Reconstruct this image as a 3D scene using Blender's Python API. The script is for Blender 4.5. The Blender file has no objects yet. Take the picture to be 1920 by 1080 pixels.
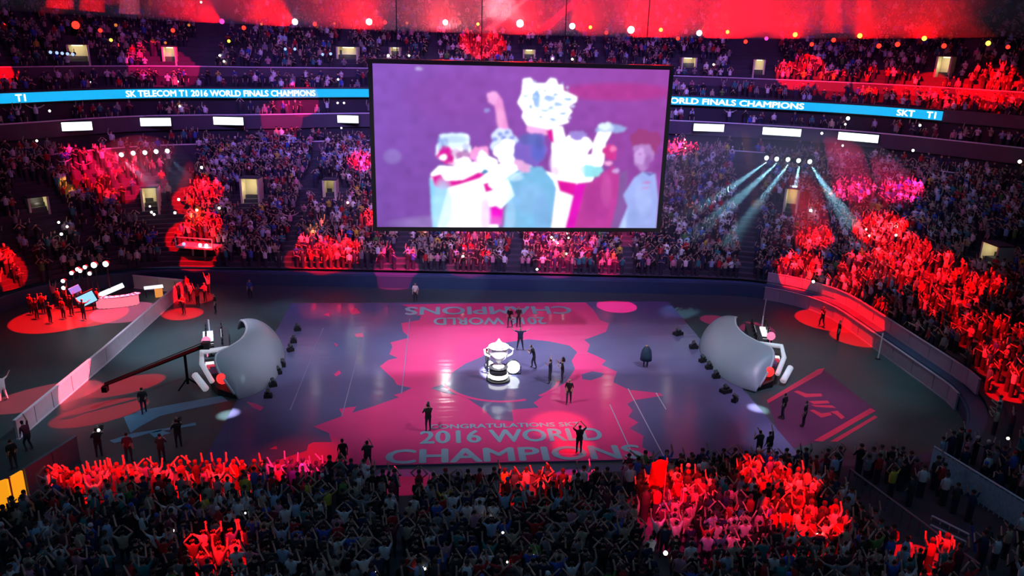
import bpy, bmesh, math, random
import numpy as np
from math import radians, sin, cos, pi, atan, atan2, hypot, sqrt
from mathutils import Vector, Matrix
from mathutils.bvhtree import BVHTree

rnd = random.Random(7)
SC = bpy.context.scene
COL = SC.collection

# ------------------------------------------------------------------ camera
FPX = 1469.0
CAM = Vector((0, 0, 22.0))
YAW, PITCH, ROLL = radians(5.36), radians(17.76), radians(1.475)
_f = Vector((sin(YAW) * cos(PITCH), cos(YAW) * cos(PITCH), -sin(PITCH)))
_r = Vector((cos(YAW), -sin(YAW), 0))
_u = _r.cross(_f)
CR = _r * cos(ROLL) + _u * sin(ROLL)
CU = -_r * sin(ROLL) + _u * cos(ROLL)
CF = _f
cam_d = bpy.data.cameras.new('camera')
cam_d.sensor_width = 36
cam_d.lens = FPX / 1920 * 36
cam_d.clip_end = 500
cam = bpy.data.objects.new('camera', cam_d)
COL.objects.link(cam)
cam.matrix_world = Matrix(((CR.x, CU.x, -CF.x, CAM.x), (CR.y, CU.y, -CF.y, CAM.y), (CR.z, CU.z, -CF.z, CAM.z), (0, 0, 0, 1)))
SC.camera = cam

SC.view_settings.view_transform = 'Standard'
SC.view_settings.look = 'None'
SC.view_settings.gamma = 1
SC.view_settings.use_curve_mapping = False
SC.view_settings.exposure = 0.0

# ------------------------------------------------------------------ world (dim navy house light of the dark arena)
W = bpy.data.worlds.new('world')
SC.world = W
W.use_nodes = True
W.node_tree.nodes['Background'].inputs[0].default_value = (0.17, 0.24, 0.52, 1)
W.node_tree.nodes['Background'].inputs[1].default_value = 0.065
SC.cycles.volume_bounces = 0
SC.cycles.max_bounces = 4
SC.cycles.diffuse_bounces = 2
SC.cycles.glossy_bounces = 2
SC.cycles.caustics_reflective = False
SC.cycles.caustics_refractive = False


def aim(o, target):
    o.rotation_euler = (Vector(target) - o.location).to_track_quat('-Z', 'Y').to_euler()


def area_light(name, loc, target, sx, sy, color, power, spread=180):
    d = bpy.data.lights.new(name, 'AREA')
    d.shape = 'RECTANGLE'
    d.size, d.size_y = sx, sy
    d.color = color
    d.energy = power
    d.spread = radians(spread)
    o = bpy.data.objects.new(name, d)
    COL.objects.link(o)
    o.location = loc
    aim(o, target)
    return o


def spot_light(name, loc, target, rad, color, E, blend=0.08, size=0.12):
    """E: irradiance/pi at the target."""
    d = bpy.data.lights.new(name, 'SPOT')
    dist = (Vector(target) - Vector(loc)).length
    d.spot_size = max(2 * atan(rad / dist), radians(1.0))
    d.spot_blend = blend
    d.color = color
    d.energy = E * 4 * pi * pi * dist * dist
    d.shadow_soft_size = size
    o = bpy.data.objects.new(name, d)
    COL.objects.link(o)
    o.location = loc
    aim(o, target)
    return o


# court wash from the rig, and added coloured fill lights on the tiers and stands
spot_light('court_wash', (-14, 34, 31), (2, 53, 0), 19, (0.95, 0.9, 1.0), 0.42, 1.0, 0.6)
spot_light('court_wash', (22, 34, 31), (6, 52, 0), 19, (0.95, 0.88, 1.0), 0.42, 1.0, 0.6)
spot_light('court_wash', (4, 57.5, 26.5), (4, 52, 0), 19, (1.0, 0.85, 1.0), 0.40, 1.0, 0.6)
spot_light('court_centre_wash', (4, 56, 26.5), (4, 50, 0), 11.5, (0.88, 0.92, 1.0), 0.85, 1.0, 0.6)
area_light('far_tier_fill', (5, 62, 40), (6, 96, 14), 60, 10, (0.62, 0.03, 0.60), 5500, 120)
area_light('middle_tier_fill', (6, 56, 38), (6, 92, 12), 60, 6, (0.14, 0.26, 1.0), 3600, 50)
area_light('far_stand_wash', (6, 44, 36), (6, 76, 4), 26, 8, (0.62, 0.42, 1.0), 2300, 50)
area_light('near_stand_fill', (4, 18, 34), (4, 29, 0), 56, 8, (0.26, 0.66, 1.0), 300, 80)
area_light('right_haze_wash', (26, 50, 34), (34, 76, 6), 14, 8, (0.15, 0.45, 1.0), 700, 60)


# ------------------------------------------------------------------ pixel -> place helpers
def ray(px, py):
    return (CR * ((px - 960) / FPX) - CU * ((py - 540) / FPX) + CF).normalized()


def at(px, py, z=0.0):
    d = ray(px, py)
    return CAM + d * ((z - CAM.z) / d.z)


def at_y(px, py, Y):
    d = ray(px, py)
    return CAM + d * (Y / d.y)


def at_r(px, py, R):
    d = ray(px, py)
    return CAM + d * (R / hypot(d.x, d.y))


def proj(p):
    v = Vector(p) - CAM
    w = v.dot(CF)
    if w < 0.1:
        return (-9999, -9999)
    return (960 + FPX * v.dot(CR) / w, 540 - FPX * v.dot(CU) / w)


# ------------------------------------------------------------------ materials
def mat(name, color, rough=0.7, metal=0.0, emit=None, strength=0.0, spec=0.4, noise=0.0, nscale=1.0, sample=True, alpha=1.0):
    m = bpy.data.materials.new(name)
    m.use_nodes = True
    nt = m.node_tree
    b = nt.nodes['Principled BSDF']
    b.inputs['Base Color'].default_value = (*color, 1)
    b.inputs['Roughness'].default_value = rough
    b.inputs['Metallic'].default_value = metal
    b.inputs['Specular IOR Level'].default_value = spec
    b.inputs['Alpha'].default_value = alpha
    if emit:
        b.inputs['Emission Color'].default_value = (*emit, 1)
        b.inputs['Emission Strength'].default_value = strength
    if noise > 0:
        tc = nt.nodes.new('ShaderNodeTexCoord')
        n = nt.nodes.new('ShaderNodeTexNoise')
        n.inputs['Scale'].default_value = nscale
        n.inputs['Detail'].default_value = 4
        r = nt.nodes.new('ShaderNodeMapRange')
        r.inputs['To Min'].default_value = 1 - noise
        r.inputs['To Max'].default_value = 1 + noise
        mx = nt.nodes.new('ShaderNodeMix')
        mx.data_type = 'RGBA'
        mx.blend_type = 'MULTIPLY'
        mx.inputs[0].default_value = 1
        mx.inputs[6].default_value = (*color, 1)
        nt.links.new(tc.outputs['Object'], n.inputs['Vector'])
        nt.links.new(n.outputs['Fac'], r.inputs['Value'])
        nt.links.new(r.outputs['Result'], mx.inputs[7])
        nt.links.new(mx.outputs[2], b.inputs['Base Color'])
    if not sample:
        m.cycles.emission_sampling = 'NONE'
    return m


def bump(m, kind='noise', scale=1.0, strength=0.2, dist=0.02, vec=None):
    nt = m.node_tree
    tc = nt.nodes.new('ShaderNodeTexCoord')
    mp = nt.nodes.new('ShaderNodeMapping')
    mp.inputs['Scale'].default_value = vec or (1, 1, 1)
    t = nt.nodes.new('ShaderNodeTexNoise')
    t.inputs['Scale'].default_value = scale
    b = nt.nodes.new('ShaderNodeBump')
    b.inputs['Strength'].default_value = strength
    b.inputs['Distance'].default_value = dist
    nt.links.new(tc.outputs['Object'], mp.inputs[0])
    nt.links.new(mp.outputs[0], t.inputs['Vector'])
    nt.links.new(t.outputs['Fac'], b.inputs['Height'])
    nt.links.new(b.outputs[0], nt.nodes['Principled BSDF'].inputs['Normal'])
    return m


M_FLOOR = bump(mat('rubber_floor', (0.028, 0.064, 0.070), 0.5, noise=0.25, nscale=0.3), scale=6, strength=0.1)
M_COURT = bump(mat('court_deck', (0.12, 0.115, 0.26), 0.12, spec=0.5, noise=0.18, nscale=0.25), scale=1.0, strength=0.9, dist=0.014, vec=(0.25, 1.6, 1))
M_RED = bump(mat('court_red_projection', (0.74, 0.06, 0.24), 0.12, spec=0.5, noise=0.12, nscale=0.3), scale=1.0, strength=0.9, dist=0.014, vec=(0.25, 1.6, 1))  # projected red light put into the base colour
M_LETTER = mat('court_letter_projection', (0.22, 0.42, 0.52), 0.35)  # projected lettering, its light put into the colour
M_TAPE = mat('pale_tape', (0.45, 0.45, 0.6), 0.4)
M_STAND = mat('stand_concrete', (0.05, 0.055, 0.075), 0.85, noise=0.3, nscale=0.8)
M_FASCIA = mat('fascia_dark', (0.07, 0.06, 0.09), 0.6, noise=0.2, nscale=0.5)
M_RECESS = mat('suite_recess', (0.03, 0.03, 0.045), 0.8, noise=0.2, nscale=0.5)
M_CAP = mat('rail_cap', (0.75, 0.70, 0.80), 0.4)
M_BOARD = mat('dasher_dark', (0.03, 0.07, 0.14), 0.5, noise=0.15, nscale=0.4)
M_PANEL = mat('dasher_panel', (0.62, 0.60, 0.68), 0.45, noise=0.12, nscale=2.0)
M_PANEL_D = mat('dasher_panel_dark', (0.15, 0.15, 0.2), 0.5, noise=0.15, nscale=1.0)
M_BLACK = mat('black_metal', (0.012, 0.012, 0.016), 0.5)
M_DARK = mat('dark_grey', (0.04, 0.045, 0.055), 0.6)
M_WHITE = mat('white_paint', (0.8, 0.8, 0.84), 0.45)
M_SHELL = bump(mat('shell_skin', (0.33, 0.38, 0.46), 0.32, spec=0.5, noise=0.06, nscale=0.5), scale=2, strength=0.05)
M_SHELL_IN = mat('shell_lining', (0.30, 0.35, 0.42), 0.5)
M_CONC = mat('portal_pale_wall', (0.75, 0.70, 0.52), 0.7, noise=0.1, nscale=1.5)
M_GOLDGLOW = mat('yellow_wall_glow', (0.9, 0.5, 0.03), 0.5, emit=(1.0, 0.36, 0.01), strength=0.9)  # orange light on the wall end is put into its emission
M_SKIN = mat('skin', (0.55, 0.36, 0.28), 0.6)
M_HAIR = mat('hair', (0.018, 0.014, 0.012), 0.6)
M_TROUSER = mat('dark_trousers', (0.03, 0.035, 0.06), 0.85)
M_SHOE = mat('shoes', (0.05, 0.05, 0.05), 0.6)
M_SILVER = mat('silver_metal', (0.85, 0.87, 0.9), 0.3, 0.35)


def glow(name, c, s, sample=True):
    return mat(name, (0.02, 0.02, 0.02), 0.5, emit=c, strength=s, sample=sample)


G_WHITE = glow('white_lens', (1.0, 0.9, 0.88), 14, False)
G_HOT = glow('hot_white_lens', (1.0, 0.93, 1.0), 260, True)
G_RED = glow('red_lens', (1.0, 0.02, 0.01), 3.6, False)
G_MAG = glow('magenta_lens', (1.0, 0.04, 0.35), 2.5, False)
G_YEL = glow('yellow_lens', (1.0, 0.72, 0.05), 4.0, False)
G_ORA = glow('orange_lens', (1.0, 0.25, 0.04), 0.7, False)
G_CYAN = glow('pale_blue_lens', (0.75, 0.95, 1.0), 4, False)
G_BLU = glow('blue_lens', (0.35, 0.5, 1.0), 1.4, False)
G_PHONE = glow('phone_torch', (1.0, 0.95, 0.8), 5, False)
G_SIGN = glow('suite_sign_face', (0.82, 0.93, 1.0), 2.2, True)
G_RIBBON = glow('ribbon_blue', (0.0, 0.47, 0.95), 1.0, True)
G_TEXT = glow('ribbon_white', (0.95, 0.97, 1.0), 1.6, True)

# ------------------------------------------------------------------ mesh builder
class MB:
    def __init__(s):
        s.V, s.F, s.M = [], [], []

    def add(s, vs, fs, m=0):
        o = len(s.V)
        s.V += [tuple(v) for v in vs]
        s.F += [tuple(i + o for i in f) for f in fs]
        s.M += [m] * len(fs)
        return s

    def box(s, c, d, m=0, R=None, taper=1.0):
        x, y, z = d[0] / 2, d[1] / 2, d[2] / 2
        vs = [Vector((a * x * (taper if k > 0 else 1), b * y * (taper if k > 0 else 1), k * z)) for k in (-1, 1) for a, b in ((-1, -1), (1, -1), (1, 1), (-1, 1))]
        if R is not None:
            vs = [R @ v for v in vs]
        c = Vector(c)
        return s.add([v + c for v in vs], [(3, 2, 1, 0), (4, 5, 6, 7), (0, 1, 5, 4), (1, 2, 6, 5), (2, 3, 7, 6), (3, 0, 4, 7)], m)

    def tube(s, pts, r, n=6, m=0, cap=True):
        pts = [Vector(p) for p in pts]
        rs = r if isinstance(r, (list, tuple)) else [r] * len(pts)
        vs = []
        for i, p in enumerate(pts):
            t = (pts[min(i + 1, len(pts) - 1)] - pts[max(i - 1, 0)]).normalized()
            a = t.cross(Vector((0, 0, 1)) if abs(t.z) < 0.9 else Vector((1, 0, 0))).normalized()
            b = t.cross(a)
            vs += [p + (a * cos(2 * pi * k / n) + b * sin(2 * pi * k / n)) * rs[i] for k in range(n)]
        fs = []
        for i in range(len(pts) - 1):
            for k in range(n):
                fs.append((i * n + k, i * n + (k + 1) % n, (i + 1) * n + (k + 1) % n, (i + 1) * n + k))
        if cap:
            fs.append(tuple(range(n))[::-1])
            fs.append(tuple((len(pts) - 1) * n + k for k in range(n)))
        return s.add(vs, fs, m)

    def lathe(s, c, prof, n=16, m=0, R=None):
        c = Vector(c)
        vs = []
        for r, z in prof:
            for k in range(n):
                v = Vector((r * cos(2 * pi * k / n), r * sin(2 * pi * k / n), z))
                vs.append((R @ v if R is not None else v) + c)
        fs = []
        for i in range(len(prof) - 1):
            for k in range(n):
                fs.append((i * n + k, i * n + (k + 1) % n, (i + 1) * n + (k + 1) % n, (i + 1) * n + k))
        fs.append(tuple(range(n))[::-1])
        fs.append(tuple((len(prof) - 1) * n + k for k in range(n)))
        return s.add(vs, fs, m)

    def ball(s, c, r, n=10, m=0, sq=(1, 1, 1)):
        c = Vector(c)
        k = max(4, n // 2)
        vs = [c + Vector((0, 0, -r * sq[2]))]
        for i in range(1, k):
            a = -pi / 2 + pi * i / k
            for j in range(n):
                vs.append(c + Vector((r * cos(a) * cos(2 * pi * j / n) * sq[0], r * cos(a) * sin(2 * pi * j / n) * sq[1], r * sin(a) * sq[2])))
        vs.append(c + Vector((0, 0, r * sq[2])))
        fs = []
        for j in range(n):
            fs.append((0, 1 + (j + 1) % n, 1 + j))
            for i in range(k - 2):
                a = 1 + i * n
                fs.append((a + j, a + (j + 1) % n, a + n + (j + 1) % n, a + n + j))
            a = 1 + (k - 2) * n
            fs.append((a + j, a + (j + 1) % n, len(vs) - 1))
        return s.add(vs, fs, m)

    def slab(s, poly, z0, z1, m=0):
        n = len(poly)
        vs = [(p[0], p[1], z0) for p in poly] + [(p[0], p[1], z1) for p in poly]
        fs = [tuple(range(n))[::-1], tuple(range(n, 2 * n))] + [(k, (k + 1) % n, n + (k + 1) % n, n + k) for k in range(n)]
        return s.add(vs, fs, m)

    def build(s, name, mats, parent=None, smooth=False, tri=False):
        me = bpy.data.meshes.new(name)
        me.from_pydata(s.V, [], s.F)
        if not isinstance(mats, (list, tuple)):
            mats = [mats]
        for m in mats:
            me.materials.append(m)
        me.polygons.foreach_set('material_index', s.M)
        if smooth:
            me.polygons.foreach_set('use_smooth', [True] * len(s.F))
        me.validate()
        me.update()
        if tri:
            b = bmesh.new()
            b.from_mesh(me)
            bmesh.ops.triangulate(b, faces=b.faces[:])
            b.to_mesh(me)
            b.free()
        o = bpy.data.objects.new(name, me)
        COL.objects.link(o)
        if parent:
            o.parent = parent
        return o


def tag(o, label, cat, group=None, kind=None):
    o['label'] = label
    o['category'] = cat
    if group:
        o['group'] = group
    if kind:
        o['kind'] = kind
    return o


def struct(o, label=None):
    o['kind'] = 'structure'
    if label:
        o['label'] = label
    return o


def thing(name, label, cat, loc=(0, 0, 0), rz=0.0, group=None):
    o = bpy.data.objects.new(name, None)
    o.empty_display_size = 0.3
    COL.objects.link(o)
    o.location = loc
    o.rotation_euler = (0, 0, rz)
    return tag(o, label, cat, group)


ONES = ['', 'first', 'second', 'third', 'fourth', 'fifth', 'sixth', 'seventh', 'eighth', 'ninth', 'tenth', 'eleventh', 'twelfth', 'thirteenth', 'fourteenth', 'fifteenth', 'sixteenth', 'seventeenth', 'eighteenth', 'nineteenth']
TENS = ['', '', 'twent', 'thirt', 'fort', 'fift', 'sixt', 'sevent', 'eight', 'ninet']


def ordinal(n):
    if n < 20:
        return ONES[n]
    if n >= 100:
        return 'hundred-and-' + ordinal(n - 100) if n > 100 else 'hundredth'
    return TENS[n // 10] + ('ieth' if n % 10 == 0 else 'y-' + ONES[n % 10])


# ------------------------------------------------------------------ people templates
SIT = {}


def pose_arms(kind):
    """elbow/wrist offsets from the shoulder for (left, right): x is outward, y forward, z up."""
    D = {
        'down': [((.05, -.02, -.28), (.03, .08, -.53)), ((.06, -.03, -.28), (.05, .05, -.53))],
        'up': [((.12, .06, .24), (.14, .10, .50)), ((.14, .04, .23), (.12, .12, .49))],
        'clap': [((.09, .12, -.24), (-.08, .36, -.12)), ((.09, .12, -.24), (-.08, .37, -.10))],
        'one': [((.06, -.02, -.28), (.02, .10, -.50)), ((.08, .10, .24), (.02, .16, .50))],
        'over': [((.20, .05, .16), (-.04, .10, .40)), ((.20, .05, .16), (-.04, .10, .42))],
        'phone': [((.10, .10, -.24), (-.06, .32, -.02)), ((.12, .14, -.10), (-.04, .36, .16))],
        'wide': [((.24, .04, .06), (.44, .10, .20)), ((.24, .04, .08), (.42, .12, .24))],
    }
    return D[kind]


def skeleton(arms, legs='stand', lean=0.0):
    J, E, Rd, Bm = [], [], [], []

    def j(p, r):
        J.append(Vector(p))
        Rd.append(r)
        return len(J) - 1

    def e(a, b, m):
        E.append((a, b))
        Bm.append(m)
    pel = j((0, 0, .96), .135)
    bel = j((0, lean * .15, 1.12), .135)
    che = j((0, lean * .45, 1.32), .15)
    e(pel, bel, 1)
    e(bel, che, 1)
    nk = j((0, lean * .62, 1.48), .058)
    e(che, nk, 1)
    jw = j((0, lean * .75 + .02, 1.58), .078)
    sk = j((0, lean * .85 + .015, 1.665), .098)
    cr = j((0, lean * .9 + .005, 1.73), .072)
    e(nk, jw, 0)
    e(jw, sk, 0)
    e(sk, cr, 3)
    hands = []
    for sgn, (el, wr) in zip((-1, 1), pose_arms(arms)):
        sh = j((sgn * .185, lean * .5, 1.40), .07)
        S = J[sh]
        eb = j(S + Vector((sgn * el[0], el[1], el[2])), .048)
        ws = j(S + Vector((sgn * wr[0], wr[1], wr[2])), .033)
        e(che, sh, 1)
        e(sh, eb, 1)
        e(eb, ws, 0)
        d = (J[ws] - J[eb]).normalized()
        pm = j(J[ws] + d * .07, .036)
        e(ws, pm, 0)
        hands.append((J[pm], d, sgn))
    for sgn in (-1, 1):
        hp = j((sgn * .095, 0, .88), .105)
        dy = {'stand': 0.02, 'walk': sgn * .16, 'wide': 0.02, 'crouch': .30}[legs]
        ax = {'stand': .12, 'walk': .11, 'wide': .22, 'crouch': .16}[legs]
        kz = {'crouch': .50}.get(legs, .49)
        kn = j((sgn * (ax + .09) / 2 + sgn * .01, dy * .6 + (.05 if legs == 'walk' else .02), kz), .068)
        an = j((sgn * ax, dy * (0 if legs == 'crouch' else 1.0) - .03, .09), .046)
        to = j((sgn * (ax + .02), J[an].y + .15, .045), .042)
        e(pel, hp, 2)
        e(hp, kn, 2)
        e(kn, an, 2)
        e(an, to, 4)
    return J, E, Rd, Bm, hands


SKINMATS = [M_SKIN, None, M_TROUSER, M_HAIR, M_SHOE]


def person_mesh(name, arms, legs='stand', lean=0.0):
    J, E, Rd, Bm, hands = skeleton(arms, legs, lean)
    me = bpy.data.meshes.new(name)
    me.from_pydata(J, E, [])
    o = bpy.data.objects.new(name, me)
    COL.objects.link(o)
    o.modifiers.new('skin', 'SKIN').use_smooth_shade = True
    sv = me.skin_vertices[0].data
    for i, r in enumerate(Rd):
        sv[i].radius = (r, r)
    sv[0].use_root = True
    sub = o.modifiers.new('sub', 'SUBSURF')
    sub.levels = sub.render_levels = 1
    dg = bpy.context.evaluated_depsgraph_get()
    out = bpy.data.meshes.new_from_object(o.evaluated_get(dg))
    out.name = name
    bpy.data.objects.remove(o)
    out.materials.clear()
    for m in SKINMATS:
        out.materials.append(m)
    b = bmesh.new()
    b.from_mesh(out)
    # chest and belly are broader than deep
    for v in b.verts:
        if .9 < v.co.z < 1.45 and abs(v.co.x) < .2:
            v.co.x *= 1.18
            v.co.y *= .86
    bones = [(J[a], J[c], m) for (a, c), m in zip(E, Bm)]
    hd = (J[4] + J[5]) / 2
    for f in b.faces:
        c = f.calc_center_median()
        best, bm_ = 9, 0
        for a, q, m in bones:
            ab = q - a
            t = max(0, min(1, (c - a).dot(ab) / ab.length_squared))
            dd = (a + ab * t - c).length
            if dd < best:
                best, bm_ = dd, m
        if c.z > J[3].z + .02 and abs(c.x) < .13 and (c - J[5]).length < .19:
            bm_ = 3 if (c.z > J[5].z + .045 or (c.y < J[5].y - .01 and c.z > J[4].z - .02)) else 0
        f.material_index = bm_
        f.smooth = True

    def poly(vs, fs, m):
        vv = [b.verts.new(v) for v in vs]
        for f in fs:
            try:
                nf = b.faces.new([vv[i] for i in f])
                nf.material_index = m
                nf.smooth = True
            except ValueError:
                pass
    # five separate fingers on each palm
    for P, d, sgn in hands:
        side = d.cross(Vector((0, 1, 0.2))).normalized() * sgn
        nrm = d.cross(side).normalized()
        for k, (off, ln) in enumerate(((-.028, .065), (-.010, .08), (.010, .085), (.028, .07), (.05, .05))):
            dr = (d + side * (off * 6 if k < 4 else 10 * off)).normalized()
            base = P + side * off * (1 if k < 4 else .6) + d * (.02 if k < 4 else -.03)
            mid = base + dr * ln * .6 + nrm * .006
            tip = base + dr * ln + nrm * .02
            vs = []
            for q, r in ((base, .011), (mid, .009), (tip, .006)):
                vs += [q + side * r, q + nrm * r, q - side * r, q - nrm * r]
            poly(vs, [(i * 4 + t, i * 4 + (t + 1) % 4, i * 4 + 4 + (t + 1) % 4, i * 4 + 4 + t) for i in range(2) for t in range(4)] + [(8, 9, 10, 11)], 0)
    # nose, ears, eyes, mouth
    hc = J[5]
    fy = max((v.co.y for v in b.verts if abs(v.co.x) < .03 and abs(v.co.z - hc.z) < .05), default=hc.y + .1)
    n0 = Vector((0, fy, hc.z))
    poly([n0 + Vector((-.016, -.01, -.045)), n0 + Vector((.016, -.01, -.045)), n0 + Vector((0, .022, -.04)), n0 + Vector((0, -.006, .012))], [(0, 1, 2), (0, 2, 3), (1, 3, 2)], 0)
    for sg in (-1, 1):
        e0 = n0 + Vector((sg * .034, -.006, .008))
        poly([e0 + Vector((-.014, 0, 0)), e0 + Vector((0, .006, -.007)), e0 + Vector((.014, 0, 0)), e0 + Vector((0, .006, .007))], [(0, 1, 2, 3)], 3)
        e1 = Vector((sg * .098, hc.y, hc.z - .02))
        poly([e1 + Vector((0, .015, -.03)), e1 + Vector((0, .02, .03)), e1 + Vector((sg * .02, -.02, .03)), e1 + Vector((sg * .012, -.015, -.03))], [(0, 1, 2, 3)], 0)
    m0 = n0 + Vector((0, -.012, -.075))
    poly([m0 + Vector((-.022, 0, 0)), m0 + Vector((0, .006, -.006)), m0 + Vector((.022, 0, 0)), m0 + Vector((0, .006, .005))], [(0, 1, 2, 3)], 3)
    b.to_mesh(out)
    b.free()
    return out


SHIRTS = [('black', (.012, .012, .016)), ('navy', (.02, .03, .09)), ('charcoal', (.05, .05, .055)), ('grey', (.22, .22, .24)), ('white', (.75, .75, .78)),
          ('red', (.45, .02, .03)), ('blue', (.05, .12, .5)), ('teal', (.03, .22, .24)), ('green', (.08, .25, .06)), ('pink', (.6, .25, .36)),
          ('yellow', (.6, .5, .06)), ('pale blue', (.35, .5, .7)), ('beige', (.45, .38, .28)), ('maroon', (.16, .02, .05))]
M_SHIRT = {n: mat('shirt_' + n.replace(' ', '_'), c, 0.85) for n, c in SHIRTS}
_templates = {}


def add_person(arms, shirt, loc, face, label, group=None, legs='stand', lean=0.0, scale=1.0, trousers=None):
    k = (arms, legs, lean)
    if k not in _templates:
        _templates[k] = person_mesh('person', arms, legs, lean)
    o = bpy.data.objects.new('person', _templates[k])
    COL.objects.link(o)
    o.material_slots[1].link = 'OBJECT'
    o.material_slots[1].material = M_SHIRT[shirt]
    if trousers:
        o.material_slots[2].link = 'OBJECT'
        o.material_slots[2].material = M_SHIRT[trousers]
    o.location = loc
    o.rotation_euler = (0, 0, face)
    o.scale = (scale,) * 3
    return tag(o, label, 'person', group)


# ------------------------------------------------------------------ the bowl: outline of the arena floor
PT, NR = [], []


def _seg(a, b, step=0.8):
    a, b = Vector(a), Vector(b)
    d = b - a
    n = max(1, int(d.length / step))
    nn = Vector((-d.y, d.x)).normalized()
    for i in range(n):
        PT.append(a + d * i / n)
        NR.append(nn.copy())


def _arc(c, r, a0, a1, n=26):
    for i in range(n):
        a = radians(a0 + (a1 - a0) * i / n)
        NR.append(Vector((cos(a), sin(a))))
        PT.append(Vector(c) + NR[-1] * r)


_seg((-36, 44), (-36, 58))
_arc((-24, 58), 12, 180, 85.6)
_seg((-23.1, 69.96), (24.7, 66.15))
_arc((25, 58), 8, 87, 0)
_seg((33, 58), (33, 44.7))
I_RIGHT = len(PT)
_arc((25, 44.7), 8, 0, -90, 30)
I_NEAR = len(PT)
_seg((25, 36.7), (-19.5, 36.7))
NT = len(PT)
PT = np.array([tuple(p) for p in PT])
NR = np.array([tuple(p) for p in NR])
_phi = np.radians([-40, -28, -24.9, -21.2, -12.2, -5.2, 18, 25.2, 28.6, 37.9, 60])
_ell = np.array([.146, .1386, .1358, .1297, .1293, .1267, .1253, .1264, .1269, .1349, .15])
MT = np.ones(NT)
for i in range(I_RIGHT + 12):
    ss = np.linspace(4, 36, 200)
    P = PT[i] + NR[i] * ss[:, None]
    R = np.hypot(P[:, 0], P[:, 1])
    f = R * np.interp(np.arctan2(P[:, 0], P[:, 1]), _phi, _ell) - 11.2
    MT[i] = np.clip(ss[np.argmin(np.abs(f))], 7, 26) / 22
for _ in range(6):
    MT[1:-1] = (MT[:-2] + MT[1:-1] + MT[2:]) / 3
WT = np.ones(NT)          # 1 = full bowl slope, 0 = shallow near stand
WT[I_RIGHT:I_NEAR] = np.linspace(1, 0, I_NEAR - I_RIGHT) ** 1.0
WT[I_NEAR:] = 0
ARC = np.concatenate([[0], np.cumsum(np.hypot(*(PT[1:] - PT[:-1]).T))])


def zlow(u, w):
    far = 1.2 + 0.418 * max(u - 0.5, 0)
    near = 0.25 + 0.10 * u + 0.0012 * u * u
    return far * w + near * (1 - w)


def bowl_xy(i, s):
    d = s * MT[i] if s <= 22 else 22 * MT[i] + (s - 22)
    return PT[i] + NR[i] * d


def sweep(name, prof, i0, i1, mats, midx=None, kind='structure', label=None):
    """prof: list of (s, z or function of w); builds one ribbon along the outline."""
    n = i1 - i0
    V = []
    for i in range(i0, i1):
        for s, z in prof:
            x, y = bowl_xy(i, s)
            V.append((x, y, z(WT[i]) if callable(z) else z))
    k = len(prof)
    F = [(i * k + j, (i + 1) * k + j, (i + 1) * k + j + 1, i * k + j + 1) for i in range(n - 1) for j in range(k - 1)]
    mb = MB()
    mb.add(V, F)
    if midx:
        mb.M = [midx[j] for i in range(n - 1) for j in range(k - 1)]
    o = mb.build(name, mats)
    if kind == 'structure':
        struct(o, label)
    return o


NROW = 26
UROW = [1.0 + i * (21.0 / NROW) for i in range(NROW + 1)]
prof = []
for i in range(NROW):
    z = (lambda u: (lambda w: zlow(u, w)))(UROW[i])
    prof += [(UROW[i], z), (UROW[i + 1], z)]
lower = sweep('floor_lower_stand', prof, 0, NT, M_STAND, label='stepped concrete terrace of the lower stands around the arena floor')
sweep('wall_front', [(0, 0.0), (0, lambda w: 1.1 * w + .12 * (1 - w)), (0.12, lambda w: 1.1 * w + .12 * (1 - w)), (0.14, lambda w: 1.2 * w + .25 * (1 - w)), (1.0, lambda w: 1.2 * w + .3 * (1 - w))], 0, NT, M_BOARD, label='dark low wall in front of the lower stands')
IU = I_RIGHT + 1
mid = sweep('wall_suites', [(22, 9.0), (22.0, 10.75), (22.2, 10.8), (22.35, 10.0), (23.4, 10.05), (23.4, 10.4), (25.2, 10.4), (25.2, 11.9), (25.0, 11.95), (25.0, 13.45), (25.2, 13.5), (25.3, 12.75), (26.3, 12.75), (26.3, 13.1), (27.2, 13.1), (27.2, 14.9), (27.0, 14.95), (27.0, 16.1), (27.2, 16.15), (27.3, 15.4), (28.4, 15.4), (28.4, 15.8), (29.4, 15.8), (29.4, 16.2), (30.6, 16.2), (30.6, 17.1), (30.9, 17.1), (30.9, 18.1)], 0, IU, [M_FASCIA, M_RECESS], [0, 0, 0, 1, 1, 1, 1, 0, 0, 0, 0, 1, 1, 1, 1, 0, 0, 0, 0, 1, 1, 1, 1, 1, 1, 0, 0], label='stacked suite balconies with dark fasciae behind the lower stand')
prof = [(30.9, 18.1), (31.1, 18.12)]
UPROWS = 30
for i in range(UPROWS):
    prof += [(31.2 + .85 * i, 17.5 + .5 * i), (31.2 + .85 * (i + 1), 17.5 + .5 * i)]
upper = sweep('floor_upper_deck', prof, 0, IU, M_STAND, label='steep dark terrace of the upper deck')
for nm, s, z, i0, i1 in (('trim_1', 22.0, 10.86, 0, IU), ('trim_2', 25.0, 13.5, 0, IU), ('trim_3', 30.9, 18.15, 0, IU)):
    sweep(nm, [(s - .06, z - .10), (s - .06, z), (s + .10, z), (s + .10, z - .10)], i0, i1, M_CAP, label='pale rail cap running along the balcony edge')

mb = MB()
mb.slab([(-75, 10), (75, 10), (75, 75), (-75, 75)], -0.3, 0.0)
struct(mb.build('floor', M_FLOOR), 'dark teal arena floor')

_bv = []
for o in (lower, mid, upper):
    _bv.append(BVHTree.FromPolygons([v.co.copy() for v in o.data.vertices], [tuple(p.vertices) for p in o.data.polygons]))


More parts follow.
